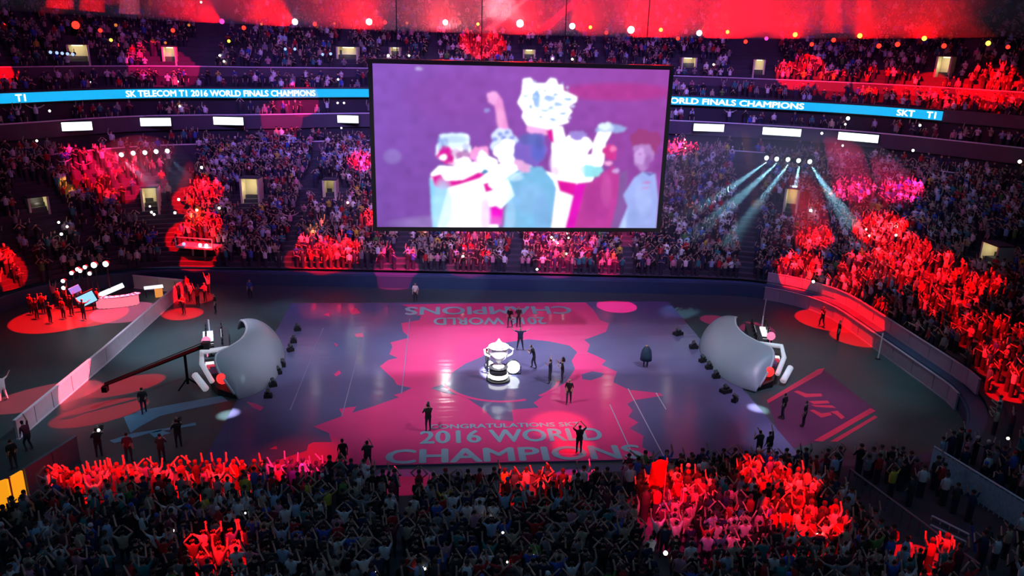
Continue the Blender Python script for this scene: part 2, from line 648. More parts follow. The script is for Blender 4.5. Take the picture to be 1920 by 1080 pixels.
def hit(px, py, lift=0.0):
    d = ray(px, py)
    best = None
    for b in _bv:
        h = b.ray_cast(CAM, d)
        if h[0] is not None and (best is None or h[3] < best[1]):
            best = (h[0], h[3])
    t0 = (0 - CAM.z) / d.z if d.z < 0 else 1e9
    if best is None or t0 < best[1]:
        best = (CAM + d * t0, t0) if t0 < 500 else (CAM + d * 110, 110)
    return best[0] + Vector((0, 0, lift))


def outline_at(p):
    """nearest outline index by direction for a point on the bowl"""
    q = np.array((p[0], p[1]))
    dv = q - PT
    along = np.abs(dv[:, 0] * -NR[:, 1] + dv[:, 1] * NR[:, 0])
    out = dv[:, 0] * NR[:, 0] + dv[:, 1] * NR[:, 1]
    along[out < -1] = 1e6
    return int(np.argmin(along + 0.01 * np.abs(out)))


def ribbon_index(px, s, z):
    """fractional outline index whose point at offset s, height z stands at picture column px"""
    xs = [proj((*bowl_xy(i, s), z))[0] for i in range(IU)]
    for i in range(IU - 1):
        if xs[i] <= px <= xs[i + 1]:
            return i + (px - xs[i]) / (xs[i + 1] - xs[i])
    return 0


def bowl_f(fi, s):
    i = int(fi)
    t = fi - i
    a, b = bowl_xy(i, s), bowl_xy(min(i + 1, NT - 1), s)
    return a * (1 - t) + b * t, NR[i] * (1 - t) + NR[min(i + 1, NT - 1)] * t

# ------------------------------------------------------------------ court with projected graphics painted as flat colour
court = thing('court', 'raised grey violet stage floor with red splash and pale lettering projections painted on', 'stage floor', (0, 0, 0))
CX0, CX1, CY0, CY1 = -12.7, 19.9, 37.3, 64.05
MB().slab([(CX0, CY0), (CX1, CY0), (CX1, CY1), (CX0, CY1)], 0.0, 0.10).build('deck', M_COURT, court)


def flat(name, polys, z, m, parent, th=0.004, px=True):
    mb_ = MB()
    for P_ in polys:
        q = [at(x, y, z) for x, y in P_] if px else P_
        q = [(min(max(v[0], CX0), CX1), min(max(v[1], CY0), CY1)) if parent is court else (v[0], v[1]) for v in q]
        a = sum(q[i][0] * q[(i + 1) % len(q)][1] - q[(i + 1) % len(q)][0] * q[i][1] for i in range(len(q)))
        mb_.slab(q if a > 0 else q[::-1], z - th, z)
    return mb_.build(name, m, parent)


splash = [(752, 571), (850, 569), (1098, 567), (1112, 580), (1125, 600), (1142, 606), (1136, 622), (1118, 629), (1095, 637), (1106, 646), (1101, 660), (1120, 668),
          (1136, 676), (1128, 684), (1157, 697), (1152, 708), (1150, 717), (1180, 731), (1238, 737), (1243, 742), (1190, 750), (1176, 757), (1186, 770), (1178, 781), (1197, 792),
          (1180, 803), (1206, 817), (1204, 838), (1222, 850), (1232, 878), (470, 882), (510, 868), (535, 858), (575, 845), (578, 834), (588, 829), (622, 829), (617, 812),
          (588, 800), (606, 793), (642, 780), (636, 766), (668, 762), (660, 774), (700, 762), (724, 753), (748, 745), (738, 741), (756, 735), (772, 727), (744, 721), (738, 711),
          (712, 687), (728, 675), (746, 671), (730, 664), (736, 650), (732, 642), (768, 633), (756, 622), (752, 606), (786, 600), (790, 592), (770, 588), (778, 580)]
flat('red_splash', [splash], 0.106, M_RED, court)
isl = [(846, 700), (872, 682), (905, 668), (915, 655), (948, 642), (990, 636), (1030, 640), (1068, 648), (1082, 660), (1072, 676), (1078, 692), (1062, 716), (1030, 735), (1000, 755),
       (1010, 764), (960, 768), (962, 790), (925, 786), (908, 768), (890, 756), (870, 742), (838, 738), (808, 728), (842, 716)]
flat('grey_island', [isl, [(1090, 702), (1110, 696), (1132, 700), (1128, 706), (1108, 713), (1092, 711)]], 0.111, M_COURT, court)


def ring_strokes(c, r0, r1, a0, a1, n=20):
    ps = [(c[0] + r1 * cos(radians(a0 + (a1 - a0) * i / n)), c[1] + r1 * sin(radians(a0 + (a1 - a0) * i / n))) for i in range(n + 1)]
    ps += [(c[0] + r0 * cos(radians(a1 + (a0 - a1) * i / n)), c[1] + r0 * sin(radians(a1 + (a0 - a1) * i / n))) for i in range(n + 1)]
    return ps


flat('red_ring', [ring_strokes((3.9, 48.7), 3.9, 4.15, 190, 290), ring_strokes((3.9, 48.7), 3.9, 4.15, 305, 345)], 0.116, M_RED, court, px=False)
for fk in [[(655, 583), (668, 577), (676, 587), (660, 590)], [(606, 590), (616, 586), (618, 593)], [(664, 626), (680, 624), (682, 632), (668, 632)], [(626, 642), (634, 646), (630, 650)], [(626, 702), (636, 694), (640, 700), (630, 706)],
                    [(462, 753), (478, 756), (494, 764), (488, 770), (474, 764)], [(505, 842), (518, 836), (520, 842)]]:
    flat('red_fleck', [fk], 0.106, M_RED, court)


def text_mesh(txt, bold=0.0):
    c = bpy.data.curves.new('t', 'FONT')
    c.body = txt
    c.size = 1
    c.offset = bold
    c.extrude = 0.0
    c.resolution_u = 3
    o = bpy.data.objects.new('t', c)
    COL.objects.link(o)
    dg = bpy.context.evaluated_depsgraph_get()
    me = bpy.data.meshes.new_from_object(o.evaluated_get(dg))
    bpy.data.objects.remove(o)
    return me


def thicken(me, d):
    b = bmesh.new()
    for k, (dx, dy) in enumerate(((0, 0), (d, 0), (-d, 0), (0, d * .8), (0, -d * .8))):
        c = me.copy()
        c.transform(Matrix.Translation((dx, dy, .002 * k)))
        b.from_mesh(c)
        bpy.data.meshes.remove(c)
    b.to_mesh(me)
    b.free()
    return me


def floor_text(name, txt, x0, x1, y0, y1, z, flip=False, bold=0.03):
    me = thicken(text_mesh(txt, 0), .028)
    n = len(me.vertices)
    co = np.empty(n * 3)
    me.vertices.foreach_get('co', co)
    co = co.reshape(-1, 3)
    mn, mxx = co.min(0), co.max(0)
    u = (co[:, 0] - mn[0]) / (mxx[0] - mn[0])
    v = (co[:, 1] - mn[1]) / (mxx[1] - mn[1])
    if flip:
        u, v = 1 - u, 1 - v
    co[:, 0] = x0 + (x1 - x0) * u
    co[:, 1] = y0 + (y1 - y0) * v
    co[:, 2] += z - mn[2]
    me.vertices.foreach_set('co', co.ravel())
    me.materials.clear()
    me.materials.append(M_LETTER)
    o = bpy.data.objects.new(name, me)
    COL.objects.link(o)
    o.parent = court
    return o


floor_text('lettering', 'CHAMPIONS', -3.1, 11.1, 37.35, 38.9, .118, bold=0)
floor_text('lettering', '2016 WORLD', -1.3, 9.25, 39.45, 41.0, .118, bold=0)
floor_text('lettering', 'CONGRATULATIONS SKT', -.75, 8.2, 41.2, 41.75, .118, bold=0)
floor_text('lettering', 'CHAMPIONS', -3.1, 10.9, 60.9, 62.9, .118, True, bold=0)
floor_text('lettering', '2016 WORLD', -.7, 8.4, 58.5, 60.2, .118, True, bold=0)


def tape(x, y0, y1, w=.06):
    return [(x - w / 2, y0), (x + w / 2, y0), (x + w / 2, y1), (x - w / 2, y1)]


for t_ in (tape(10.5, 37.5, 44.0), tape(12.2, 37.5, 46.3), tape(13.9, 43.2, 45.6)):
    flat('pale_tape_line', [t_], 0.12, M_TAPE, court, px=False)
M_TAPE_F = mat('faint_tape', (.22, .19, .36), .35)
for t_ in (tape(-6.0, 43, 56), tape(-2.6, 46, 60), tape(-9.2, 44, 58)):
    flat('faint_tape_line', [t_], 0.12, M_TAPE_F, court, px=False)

# projected light on the floor beside the court, painted as flat colour
M_BAN = mat('banner_dark_red_projection', (0.09, 0.022, 0.075), 0.5)
M_BANR = mat('banner_red_painted', (0.65, 0.03, 0.08), 0.5)
M_ARCB = mat('blue_projection', (0.09, 0.30, 0.46), 0.5, noise=0.2, nscale=0.6)  # blue light projection painted as a base colour
ban = thing('projected_banner', 'painted dark red floor projection with red border stripes and letters right of the court', 'floor projection')
flat('field', [[(1440, 752), (1543, 692), (1645, 770), (1560, 815), (1530, 830), (1470, 845)]], .006, M_BAN, ban)
flat('border_stripe', [[(1438, 750), (1534, 692), (1546, 690), (1540, 700), (1440, 756)], [(1526, 826), (1632, 765), (1642, 770), (1542, 828)], [(1556, 828), (1640, 779), (1646, 782), (1570, 828)]], .012, M_BANR, ban)
flat('lettering', [[(1488, 734), (1496, 732), (1512, 738), (1540, 738), (1542, 743), (1510, 745)], [(1516, 752), (1552, 751), (1556, 756), (1526, 758)], [(1520, 759), (1560, 760), (1568, 765), (1530, 763)], [(1518, 769), (1526, 768), (1540, 775), (1556, 773), (1560, 778), (1540, 783)], [(1556, 772), (1570, 770), (1584, 782), (1578, 786), (1568, 778)]], .012, M_BANR, ban)
flr = thing('floor_projection', 'pale blue curved projection painted on the floor left of the court by the booth', 'floor print')
flat('blue_band', [[(232, 782), (262, 770), (330, 757), (415, 742), (428, 752), (350, 768), (300, 780), (262, 800), (245, 812)], [(205, 826), (250, 812), (330, 800), (366, 792), (368, 797), (280, 812), (215, 831)], [(280, 812), (300, 806), (320, 812), (290, 820)]], .008, M_ARCB, flr)

# ------------------------------------------------------------------ curved shells behind the two player booths
def shell(side, label):
    """side=+1 right, -1 left; mirrored about x=3.6"""
    X = lambda d: (3.6 if side > 0 else 4.4) + side * d
    root = thing('shell', label, 'stage shell', (X(16.9), 45.2, 0), 0, 'booth shells')
    o0 = Vector((X(16.9), 45.2, 0))
    G = [(17.0, 45.6), (15.95, 46.7), (15.35, 48.8), (15.35, 51.3), (15.7, 53.4), (16.5, 55.2), (17.6, 56.6), (18.9, 57.2)]
    A = [(17.3, 45.8, .4), (18.5, 46.9, 1.6), (18.8, 47.9, 2.2), (18.2, 49.0, 2.3), (17.8, 50.4, 2.3), (17.9, 52.2, 2.25), (18.4, 53.8, 2.2), (19.0, 55.0, 1.9), (19.4, 55.8, 1.0)]
    n, m_ = 28, 14

    def crv(L, u):
        f = u * (len(L) - 1)
        i = min(int(f), len(L) - 2)
        t = f - i
        p = [Vector(L[max(0, min(len(L) - 1, i + k))]) for k in (-1, 0, 1, 2)]
        return 0.5 * ((2 * p[1]) + (p[2] - p[0]) * t + (2 * p[0] - 5 * p[1] + 4 * p[2] - p[3]) * t * t + (3 * p[1] - p[0] - 3 * p[2] + p[3]) * t ** 3)

    def surf(u, v, off=0.0):
        g, r_ = crv(G, u), crv(A, u)
        base = Vector((r_.x, r_.y))
        a = v * pi / 2
        q = g.lerp(base, (1 - cos(a)))
        h = r_.z
        if off:
            d = base - g
            q = q + d.normalized() * off * cos(a)
            h -= off
        return Vector((X(q.x), q.y, h * sin(a) + .02)) - o0
    mb_ = MB()
    for off, rev in ((0.0, False), (0.12, True)):
        V = [surf(i / n, j / m_, off) for i in range(n + 1) for j in range(m_ + 1)]
        F = [(i * (m_ + 1) + j, (i + 1) * (m_ + 1) + j, (i + 1) * (m_ + 1) + j + 1, i * (m_ + 1) + j + 1) for i in range(n) for j in range(m_)]
        mb_.add(V, [f[::-1] for f in F] if rev else F, 1 if rev else 0)
    mb_.build('curved_skin', [M_SHELL, M_SHELL_IN], root, True)
    rim = [surf(i / n, 1.0, .06) for i in range(n + 1)]
    MB().tube(rim, .09, 8).build('rim_tube', M_PANEL, root, True)
    MB().tube([surf(i / n, 0.0) + Vector((0, 0, .03)) for i in range(n + 1)], .06, 6).build('base_trim', M_DARK, root, True)
    return root


shell(1, 'pale curved shell at the right end of the court, open to the right')
shell(-1, 'pale curved shell at the left end of the court, open to the left')

# player booths standing in the mouths of the shells
G_BREAD = glow('booth_red_lamp', (1.0, 0.02, 0.02), 2.0)
G_BRED = glow('booth_red_stripe', (0.75, 0.05, 0.10), 0.7)
G_BWHITE = glow('booth_white_light', (0.9, 0.92, 1.0), 1.1)
G_MON = glow('monitor_face', (0.85, 0.95, 1.0), 1.6)
M_PURP = mat('booth_purple_panel', (0.20, 0.10, 0.25), 0.5)
M_BW = mat('booth_white_paint_glow', (0.85, 0.85, 0.9), 0.4, emit=(0.8, 0.8, 0.95), strength=0.28)  # white paint with a faint glow put into it


def booth(side, label):
    X = lambda d: (3.6 if side > 0 else 4.4) + side * d
    a = Vector((X(17.5), 45.9, 0))
    b = Vector((X(20.9), 58.0, 0))
    d = (b - a).normalized()
    o_ = Vector((d.y, -d.x, 0)) * side         # away from the court
    R = Matrix((d, o_, Vector((0, 0, 1)))).transposed()
    root = thing('player_booth', label, 'player booth', a, 0, 'player booths')
    P = lambda s, o, z: d * (s * .62) + o_ * (o * .68 + .15) + Vector((0, 0, z * .6))
    # black wedge base at the near tip
    w = [P(-.1, -.5, 0), P(3.3, -1.3, 0), P(3.3, 1.6, 0), P(1.2, 1.0, 0)]
    wz = [.3, .95, .95, .5]
    MB().add(w + [v + Vector((0, 0, h)) for v, h in zip(w, wz)], [(0, 1, 2, 3), (4, 7, 6, 5), (0, 4, 5, 1), (1, 5, 6, 2), (2, 6, 7, 3), (3, 7, 4, 0)]).build('black_wedge', M_BLACK, root)
    MB().ball(P(1.5, .5, 1.75), .36, 14).build('red_lamp', G_BREAD, root, True)
    # white bent frame with striped panels
    MB().tube([P(1.8, 1.4, 1.4), P(4.2, 2.2, 2.5), P(6.6, 2.2, 2.9), P(6.9, -.3, 2.9)], .17, 8).build('white_frame', M_BW, root, True)
    MB().tube([P(1.7, 2.0, .7), P(4.0, 2.9, 1.4)], .22, 8).build('white_rail', M_BW, root, True)
    MB().box(P(2.9, -.1, 1.62), (0.79, 1.12, 0.16), 0, R).build('white_panel', M_BW, root)
    MB().box(P(4.0, .2, 1.75), (0.65, 1.80, 0.20), 0, R).build('purple_panel', M_PURP, root)
    MB().box(P(4.75, .4, 1.85), (0.25, 1.95, 0.22), 0, R).build('red_stripe', G_BRED, root)
    MB().box(P(5.25, .6, 1.95), (0.36, 1.80, 0.20), 0, R).build('white_stripe', G_BWHITE, root)
    MB().box(P(5.9, .8, 1.9), (0.50, 1.65, 0.25), 0, R).build('dark_inset', M_BLACK, root)
    P = lambda s, o, z: d * s + o_ * o + Vector((0, 0, z))
    # desk with monitors further in
    MB().box(P(9.3, .4, .75), (4.4, 1.0, .08), 0, R).box(P(7.3, .4, .36), (.1, .9, .72), 0, R).box(P(11.3, .4, .36), (.1, .9, .72), 0, R).build('desk', M_DARK, root)
    for k in range(5):
        s = 7.6 + k * .85
        mo = MB().box(P(s, .35, 1.08), (.6, .05, .38), 0, R).box(P(s, .36, .86), (.12, .12, .16), 0, R).build('monitor', M_BLACK, root)
        MB().box(P(s, .385, 1.08), (.54, .02, .32), 0, R).build('monitor_face', G_MON if k in (1, 2) else M_DARK, mo)
    MB().box(P(9.9, 1.3, .55), (1.4, .7, .5), 0, R).build('bright_console', G_BWHITE, root)
    MB().ball(P(7.5, 1.4, 1.2), .32, 12).tube([P(7.5, 1.4, 0), P(7.5, 1.4, 1.0)], .05).build('pink_globe_lamp', glow('booth_pink_lamp', (1, .25, .5), 1.0), root, True)
    MB().tube([P(11.0, 1.2, .0), P(11.1, 1.2, 1.5)], .06).build('mast', M_PANEL, root)
    for k in range(5):
        c = P(7.6 + k * .85, 1.15, 0)
        MB().box(c + Vector((0, 0, .45)), (.5, .5, .1), 0, R).box(c + o_ * .27 + Vector((0, 0, .85)), (.5, .1, .8), 0, R).lathe(c, [(.28, 0), (.28, .04), (.04, .06), (.04, .42)], 8).build('seat', M_BLACK, root)
    return root


booth(1, 'white and black player booth with red lamp in the right shell')
booth(-1, 'white and black player booth with red lamp in the left shell')
for q_ in ((-23, 46, .6), (-22.5, 57, .6)):
    spot_light('wall_wash', (-2, 42, 29), q_, 6.5, (.85, .8, 1.0), .42, 1.0, .2)  # added spots brightening the left barrier
for px, py in ((428, 778), (1421, 768)):
    t = at(px, py)
    spot_light('booth_tip_glare', t + Vector((0, 1.0, 6)), t, .8, (.95, .95, 1), 5, 1.0, .05)  # added spot imitating mirrored lamp glare on the floor
for sx, tx in ((-1, 3.6 - 17.0), (1, 3.6 + 17.0)):
    spot_light('shell_wash', (3.6 + sx * 4, 40, 30), (tx, 52.5, 2), 7.5, (.62, .86, 1.0), 0.36, .8, .3)
for px, py, rr, E_, c_ in ((365, 650, 6.5, .75, (.7, .78, 1.0)), (200, 800, 9, .07, (.35, .9, 1.0)), (150, 660, 8, .06, (.5, .9, .9)), (1560, 690, 9, .30, (.55, .85, 1.0)), (1500, 770, 6, .4, (.8, .65, 1.0)), (1460, 830, 2.6, .35, (.9, .8, 1.0)), (1700, 790, 6, .07, (.4, .9, 1.0)), (420, 600, 5, .3, (.6, .7, 1.0))):
    spot_light('floor_wash', at(px, py) + Vector((0, -6, 33)), at(px, py), rr, c_, E_ * 1.6, 1.0, .4)

for i, (px, py, s) in enumerate(((558, 622, .5), (551, 645, .45), (545, 661, .45), (530, 690, .45), (522, 704, .45), (512, 727, .5), (503, 748, .5),
                                  (1271, 630, .7), (1300, 655, .6), (1317, 681, .5), (1329, 694, .5), (1342, 711, .5), (1360, 738, .7), (1377, 756, .45))):
    p = at(px, py)
    side = 'left' if i < 7 else 'right'
    k = i if i < 7 else i - 7
    r = thing('floor_lamp_case', f'small black floor lamp along the {side} shell, {ordinal(k + 1)} from the back', 'floor lamp', p + Vector((0, 0, .1)), rnd.random(), 'floor lamps beside the shells')
    MB().box((0, 0, .12), (s, s * .7, .24)).build('case', M_BLACK, r)
    MB().tube([(-.18, 0, .42), (-.18, 0, .25), (.18, 0, .25), (.18, 0, .42)], .025).build('yoke', M_BLACK, r)
    MB().tube([(0, -.16, .36), (0, .14, .48)], .13, 10).build('lamp_head', M_DARK, r)

# ------------------------------------------------------------------ hanging video screen
SX0, SX1, SZ0, SZ1, SY = -4.25, 14.55, 9.86, 20.24, 51.0
scr = thing('video_screen', 'huge hanging video screen showing people lifting a cup', 'video screen', ((SX0 + SX1) / 2, SY, SZ0))
sw, sh = SX1 - SX0, SZ1 - SZ0
mb = MB()
B = .27
mb.box((0, .45, sh / 2), (sw + 2 * B, .8, sh + 2 * B))
mb.box((-(sw + B) / 2, .05, sh / 2), (B, .3, sh + 2 * B)).box(((sw + B) / 2, .05, sh / 2), (B, .3, sh + 2 * B))
mb.box((0, .05, -B / 2), (sw, .3, B)).box((0, .05, sh + B / 2), (sw, .3, B))
mb.build('housing', M_BLACK, scr)
for k in range(4):
    x = -sw / 2 + 1.5 + k * (sw - 3) / 3
    MB().tube([(x, .45, sh + B), (x, .45, sh + 18)], .035).build('hanging_cable', M_BLACK, scr)

GW, GH = 640, 360
cor = [(706, 123), (1256, 133), (712, 422), (1225, 426)]       # picture corners in the photograph, used only to read off its content
uu, vv = np.meshgrid((np.arange(GW) + .5) / GW, (np.arange(GH) + .5) / GH)
px_ = (1 - vv) * ((1 - uu) * cor[0][0] + uu * cor[1][0]) + vv * ((1 - uu) * cor[2][0] + uu * cor[3][0])
py_ = (1 - vv) * ((1 - uu) * cor[0][1] + uu * cor[1][1]) + vv * ((1 - uu) * cor[2][1] + uu * cor[3][1])
QX, QY = (px_ - 760) * 3.176, (py_ - 100) * 3.176
IMG = np.zeros((GH, GW, 3))
lerp = np.clip((QX + 190) / 1750, 0, 1)[..., None]
IMG[:] = np.array((.22, .085, .46)) * (1 - lerp) + np.array((.30, .06, .36)) * lerp
IMG *= (1.12 - .25 * np.clip((QY - 100) / 900, 0, 1))[..., None]


def pnt(poly, c, a=1.0):
    P_ = np.array(poly, float)
    ins = np.zeros(QX.shape, bool)
    j = len(P_) - 1
    for i in range(len(P_)):
        xi, yi, xj, yj = P_[i][0], P_[i][1], P_[j][0], P_[j][1]
        if yi != yj:
            ins ^= ((yi > QY) != (yj > QY)) & (QX < (xj - xi) * (QY - yi) / (yj - yi) + xi)
        j = i
    IMG[ins] = IMG[ins] * (1 - a) + np.array(c) * a


def ell(x, y, rx, ry, c, a=1.0, soft=0.0):
    th = np.arctan2((QY - y) / ry, (QX - x) / rx)
    f = (x * 7 + y * 3) % 6.28
    w = 1 + (0 if soft else 1) * (.09 * np.sin(2 * th + f) + .10 * np.sin(3 * th + 2 * f) + .06 * np.sin(5 * th + 3 * f) + .05 * np.sin(9 * th + f))
    r2 = (((QX - x) / rx) ** 2 + ((QY - y) / ry) ** 2) / w ** 2
    w_ = np.clip((1 - r2) * 1.6, 0, 1)[..., None] * a if soft else (r2 < 1)[..., None] * a
    IMG[:] = IMG * (1 - w_) + np.array(c) * w_


WH, CY_, MG, PK = (1.5, 1.45, 1.6), (.25, .62, .9), (.72, .01, .36), (.85, .30, .70)
ell(1250, 230, 420, 60, (.5, .03, .25), .6, 1)
ell(300, 260, 330, 160, (.26, .07, .40), .5, 1)
pnt([(500, 240), (545, 235), (575, 275), (612, 450), (556, 450), (530, 310), (490, 285)], PK)
ell(520, 262, 34, 32, (.9, .4, .8))
ell(1190, 540, 110, 110, (.30, .06, .36))
pnt([(160, 700), (205, 655), (300, 660), (420, 630), (470, 590), (540, 620), (560, 760), (540, 1035), (165, 1035)], WH)
pnt([(150, 720), (215, 790), (255, 780), (190, 1035), (165, 1035)], CY_)
ell(295, 560, 92, 95, (1.1, 1.2, 1.4))
ell(292, 505, 90, 40, (.75, .95, 1.2))
ell(215, 540, 18, 50, (.3, .5, .9), .8)
ell(245, 590, 48, 50, MG)
ell(230, 605, 18, 16, WH)
ell(345, 590, 40, 28, (.35, .02, .3), .8)
ell(360, 640, 40, 36, (1.4, 1.1, 1.4))
ell(440, 590, 50, 55, (1.0, .35, .75))
ell(455, 610, 30, 40, WH)
pnt([(160, 715), (215, 700), (240, 740), (340, 735), (430, 690), (485, 695), (440, 730), (330, 765), (220, 795), (180, 775)], MG)
ell(470, 688, 22, 14, (.05, .25, .5))
pnt([(455, 760), (520, 740), (520, 800), (470, 815)], MG)
pnt([(490, 900), (575, 880), (560, 1010), (490, 1010)], (.85, .01, .6))
pnt([(430, 860), (495, 830), (490, 1030), (425, 1030)], (1.0, .8, 1.2), .7)
ell(590, 520, 85, 80, (.7, .8, 1.2))
for a_, b_ in ((530, 500), (560, 470), (600, 460), (630, 490), (545, 540), (580, 490)):
    ell(a_, b_, 16, 12, (.15, .2, .6), .8)
ell(600, 580, 72, 72, WH)
pnt([(500, 700), (560, 640), (700, 640), (860, 700), (960, 600), (1010, 760), (880, 830), (560, 830), (490, 770)], WH)
pnt([(865, 430), (925, 425), (960, 560), (1000, 590), (1100, 590), (1110, 520), (1150, 430), (1195, 400), (1235, 430), (1180, 520), (1165, 640), (1090, 750), (960, 765), (860, 740)], WH)
pnt([(700, 160), (740, 155), (770, 185), (830, 185), (860, 155), (890, 160), (905, 195), (930, 190), (935, 225), (1015, 260), (1010, 285), (960, 310), (985, 340), (950, 380), (965, 400), (900, 420), (840, 445), (760, 430), (720, 420), (690, 370), (700, 340), (665, 290), (690, 240)], WH)
_cr = random.Random(3)
for a_, b_, c_, d_ in ((775, 270, 26, 48), (850, 265, 32, 18), (905, 300, 28, 13), (820, 335, 22, 10), (930, 352, 26, 8), (870, 385, 18, 9), (800, 372, 12, 9), (960, 272, 26, 10), (860, 320, 16, 12), (740, 320, 12, 22), (890, 245, 18, 9), (820, 225, 20, 8), (725, 255, 9, 18)):
    ell(a_, b_, c_, d_, (.16, .34, .72), .9)
for k in range(40):
    ell(_cr.uniform(720, 980), _cr.uniform(200, 410), _cr.uniform(4, 12), _cr.uniform(3, 9), _cr.choice([(.2, .45, .8), WH, (.5, .8, 1.1)]), .8)
pnt([(720, 415), (850, 440), (870, 470), (760, 480), (715, 450)], (1.1, .5, .9), .8)
pnt([(830, 450), (870, 440), (880, 530), (850, 500)], MG)
ell(1020, 530, 68, 72, WH)
ell(1015, 478, 55, 26, (.35, .25, .7))
ell(1090, 685, 62, 42, (.3, .75, .85))
ell(1215, 440, 90, 24, (.35, .5, .9), .8)
ell(1180, 425, 36, 22, (.8, .95, 1.2))
ell(1205, 575, 46, 42, (.65, .04, .30))
ell(1225, 555, 20, 16, (.9, .2, .5))
pnt([(885, 735), (1005, 755), (1000, 830), (910, 835)], MG)
pnt([(860, 790), (995, 840), (985, 930), (940, 1035), (835, 1035)], (1.3, 1.1, 1.4))
pnt([(1010, 755), (1100, 745), (1225, 650), (1262, 720), (1240, 880), (1200, 1035), (930, 1035), (990, 900)], (.50, .05, .33))
pnt([(1000, 760), (1060, 760), (985, 1035), (930, 1035)], (.75, .01, .50))
pnt([(1262, 700), (1310, 680), (1300, 850), (1260, 1035), (1200, 1035), (1245, 880)], (.24, .10, .36))
ell(1195, 640, 26, 12, (1.0, .4, .8))
ell(1240, 685, 20, 14, (.6, .35, .75))
ell(1420, 520, 82, 88, (.33, .05, .22))
ell(1405, 600, 66, 72, (.45, .22, .58))
ell(1385, 600, 30, 50, (.62, .36, .80))
pnt([(1350, 725), (1400, 690), (1475, 700), (1490, 860), (1475, 1040), (1245, 1040), (1305, 900), (1280, 830)], (.34, .42, .85))
pnt([(1400, 690), (1440, 700), (1475, 700), (1440, 715)], (.1, .08, .4))
ell(1420, 755, 24, 6, (.6, .1, .45))
ell(1412, 788, 24, 7, (.6, .1, .45))
pnt([(1250, 1040), (1310, 900), (1290, 1040)], (.5, .62, 1.0))
pnt([(545, 760), (640, 690), (700, 660), (800, 660), (870, 740), (885, 790), (850, 1040), (570, 1040), (600, 870), (520, 850)], (.20, .50, .80))
pnt([(545, 760), (600, 730), (640, 830), (560, 910), (500, 870), (510, 830)], (1.0, 1.3, 1.5))
pnt([(640, 700), (730, 680), (700, 690), (610, 740)], (.5, .85, 1.1))
ell(690, 640, 52, 48, (.85, .45, .8))
ell(740, 560, 92, 98, (.22, .13, .58))
ell(735, 500, 80, 42, (.10, .15, .50), .8, 1)
ell(780, 570, 50, 70, (.10, .14, .60), .8, 1)
ell(-60, 600, 60, 50, (.30, .22, .60), .6, 1)
ell(95, 105, 20, 8, (.6, .5, .9), .8)
ell(485, 335, 18, 10, (.35, .35, .8), .8)
# soft shading and finer marks of the picture
for x_, y_, a_, b_, c_, al in ((225, 900, 75, 190, (.45, .80, 1.15), .75), (380, 940, 60, 150, (1.2, 1.2, 1.0), .5), (470, 950, 35, 120, (.75, .55, 1.05), .6), (300, 500, 80, 26, (.25, .35, .75), .45), (240, 520, 26, 40, (.12, .18, .5), .5),
                                 (360, 545, 26, 30, (.12, .1, .4), .5), (300, 575, 40, 26, (.55, .10, .45), .6), (275, 640, 40, 16, (.8, .1, .45), .5), (640, 720, 60, 30, (.7, .95, 1.2), .6), (720, 850, 130, 120, (.28, .50, .85), .5),
                                 (800, 950, 60, 160, (.22, .42, .78), .6), (610, 950, 40, 110, (.40, .66, .95), .6), (900, 640, 60, 90, (1.2, .9, 1.3), .6), (1010, 680, 50, 60, (1.1, 1.0, 1.3), .5), (880, 690, 26, 40, (.8, .1, .5), .4),
                                 (1120, 880, 90, 150, (.40, .04, .30), .6), (1180, 800, 40, 120, (.62, .10, .44), .5), (1400, 850, 60, 120, (.45, .55, 1.0), .5), (1330, 960, 50, 80, (.30, .40, .8), .5), (1440, 640, 30, 60, (.30, .08, .40), .6),
                                 (700, 500, 30, 40, (.14, .10, .42), .6), (790, 520, 30, 50, (.10, .12, .45), .6), (560, 380, 26, 70, (.95, .45, .75), .5), (715, 260, 24, 90, (1.1, 1.2, 1.5), .6), (850, 300, 90, 60, (.55, .75, 1.2), .35)):
    ell(x_, y_, a_, b_, c_, al, 1)
for k in range(46):
    x_, y_ = _cr.uniform(690, 1000), _cr.uniform(170, 430)
    m_in = IMG[np.argmin(np.abs(QY[:, 0] - y_)), np.argmin(np.abs(QX[0] - x_))].sum() > 2.5
    if m_in:
        ell(x_, y_, _cr.uniform(5, 15), _cr.uniform(3, 7), _cr.choice([(.22, .40, .75), (.35, .6, .95), (.9, 1.0, 1.3)]), .75)
for x_, y_ in ((225, 560), (330, 600), (262, 612), (310, 612), (575, 560), (620, 590), (1000, 540), (1045, 545), (1385, 585)):
    ell(x_, y_, 11, 6, (.35, .05, .35), .7)
ell(300, 1000, 420, 60, (.9, .9, 1.3), .12, 1)
mot = np.random.default_rng(5).normal(size=(23, 40))
mot = np.kron(mot, np.ones((16, 16)))[:GH, :GW]
for k in range(30):
    mot[1:-1] = (mot[:-2] + 2 * mot[1:-1] + mot[2:]) / 4
    mot[:, 1:-1] = (mot[:, :-2] + 2 * mot[:, 1:-1] + mot[:, 2:]) / 4
IMG *= (1 + .05 * mot)[..., None]
for k in range(9):
    IMG[1:-1] = (IMG[:-2] + 2 * IMG[1:-1] + IMG[2:]) / 4
    IMG[:, 1:-1] = (IMG[:, :-2] + 2 * IMG[:, 1:-1] + IMG[:, 2:]) / 4
IMG = IMG.reshape(GH // 2, 2, GW // 2, 2, 3).mean((1, 3))
gh, gw = IMG.shape[:2]
xs = np.linspace(-sw / 2, sw / 2, gw)
zs = np.linspace(sh, 0, gh)
co = np.zeros((gh, gw, 3))
co[..., 0] = xs[None]
co[..., 1] = -.02
co[..., 2] = zs[:, None]
idx = np.arange(gh * gw).reshape(gh, gw)
fc = np.stack([idx[1:, :-1], idx[1:, 1:], idx[:-1, 1:], idx[:-1, :-1]], -1).reshape(-1, 4)


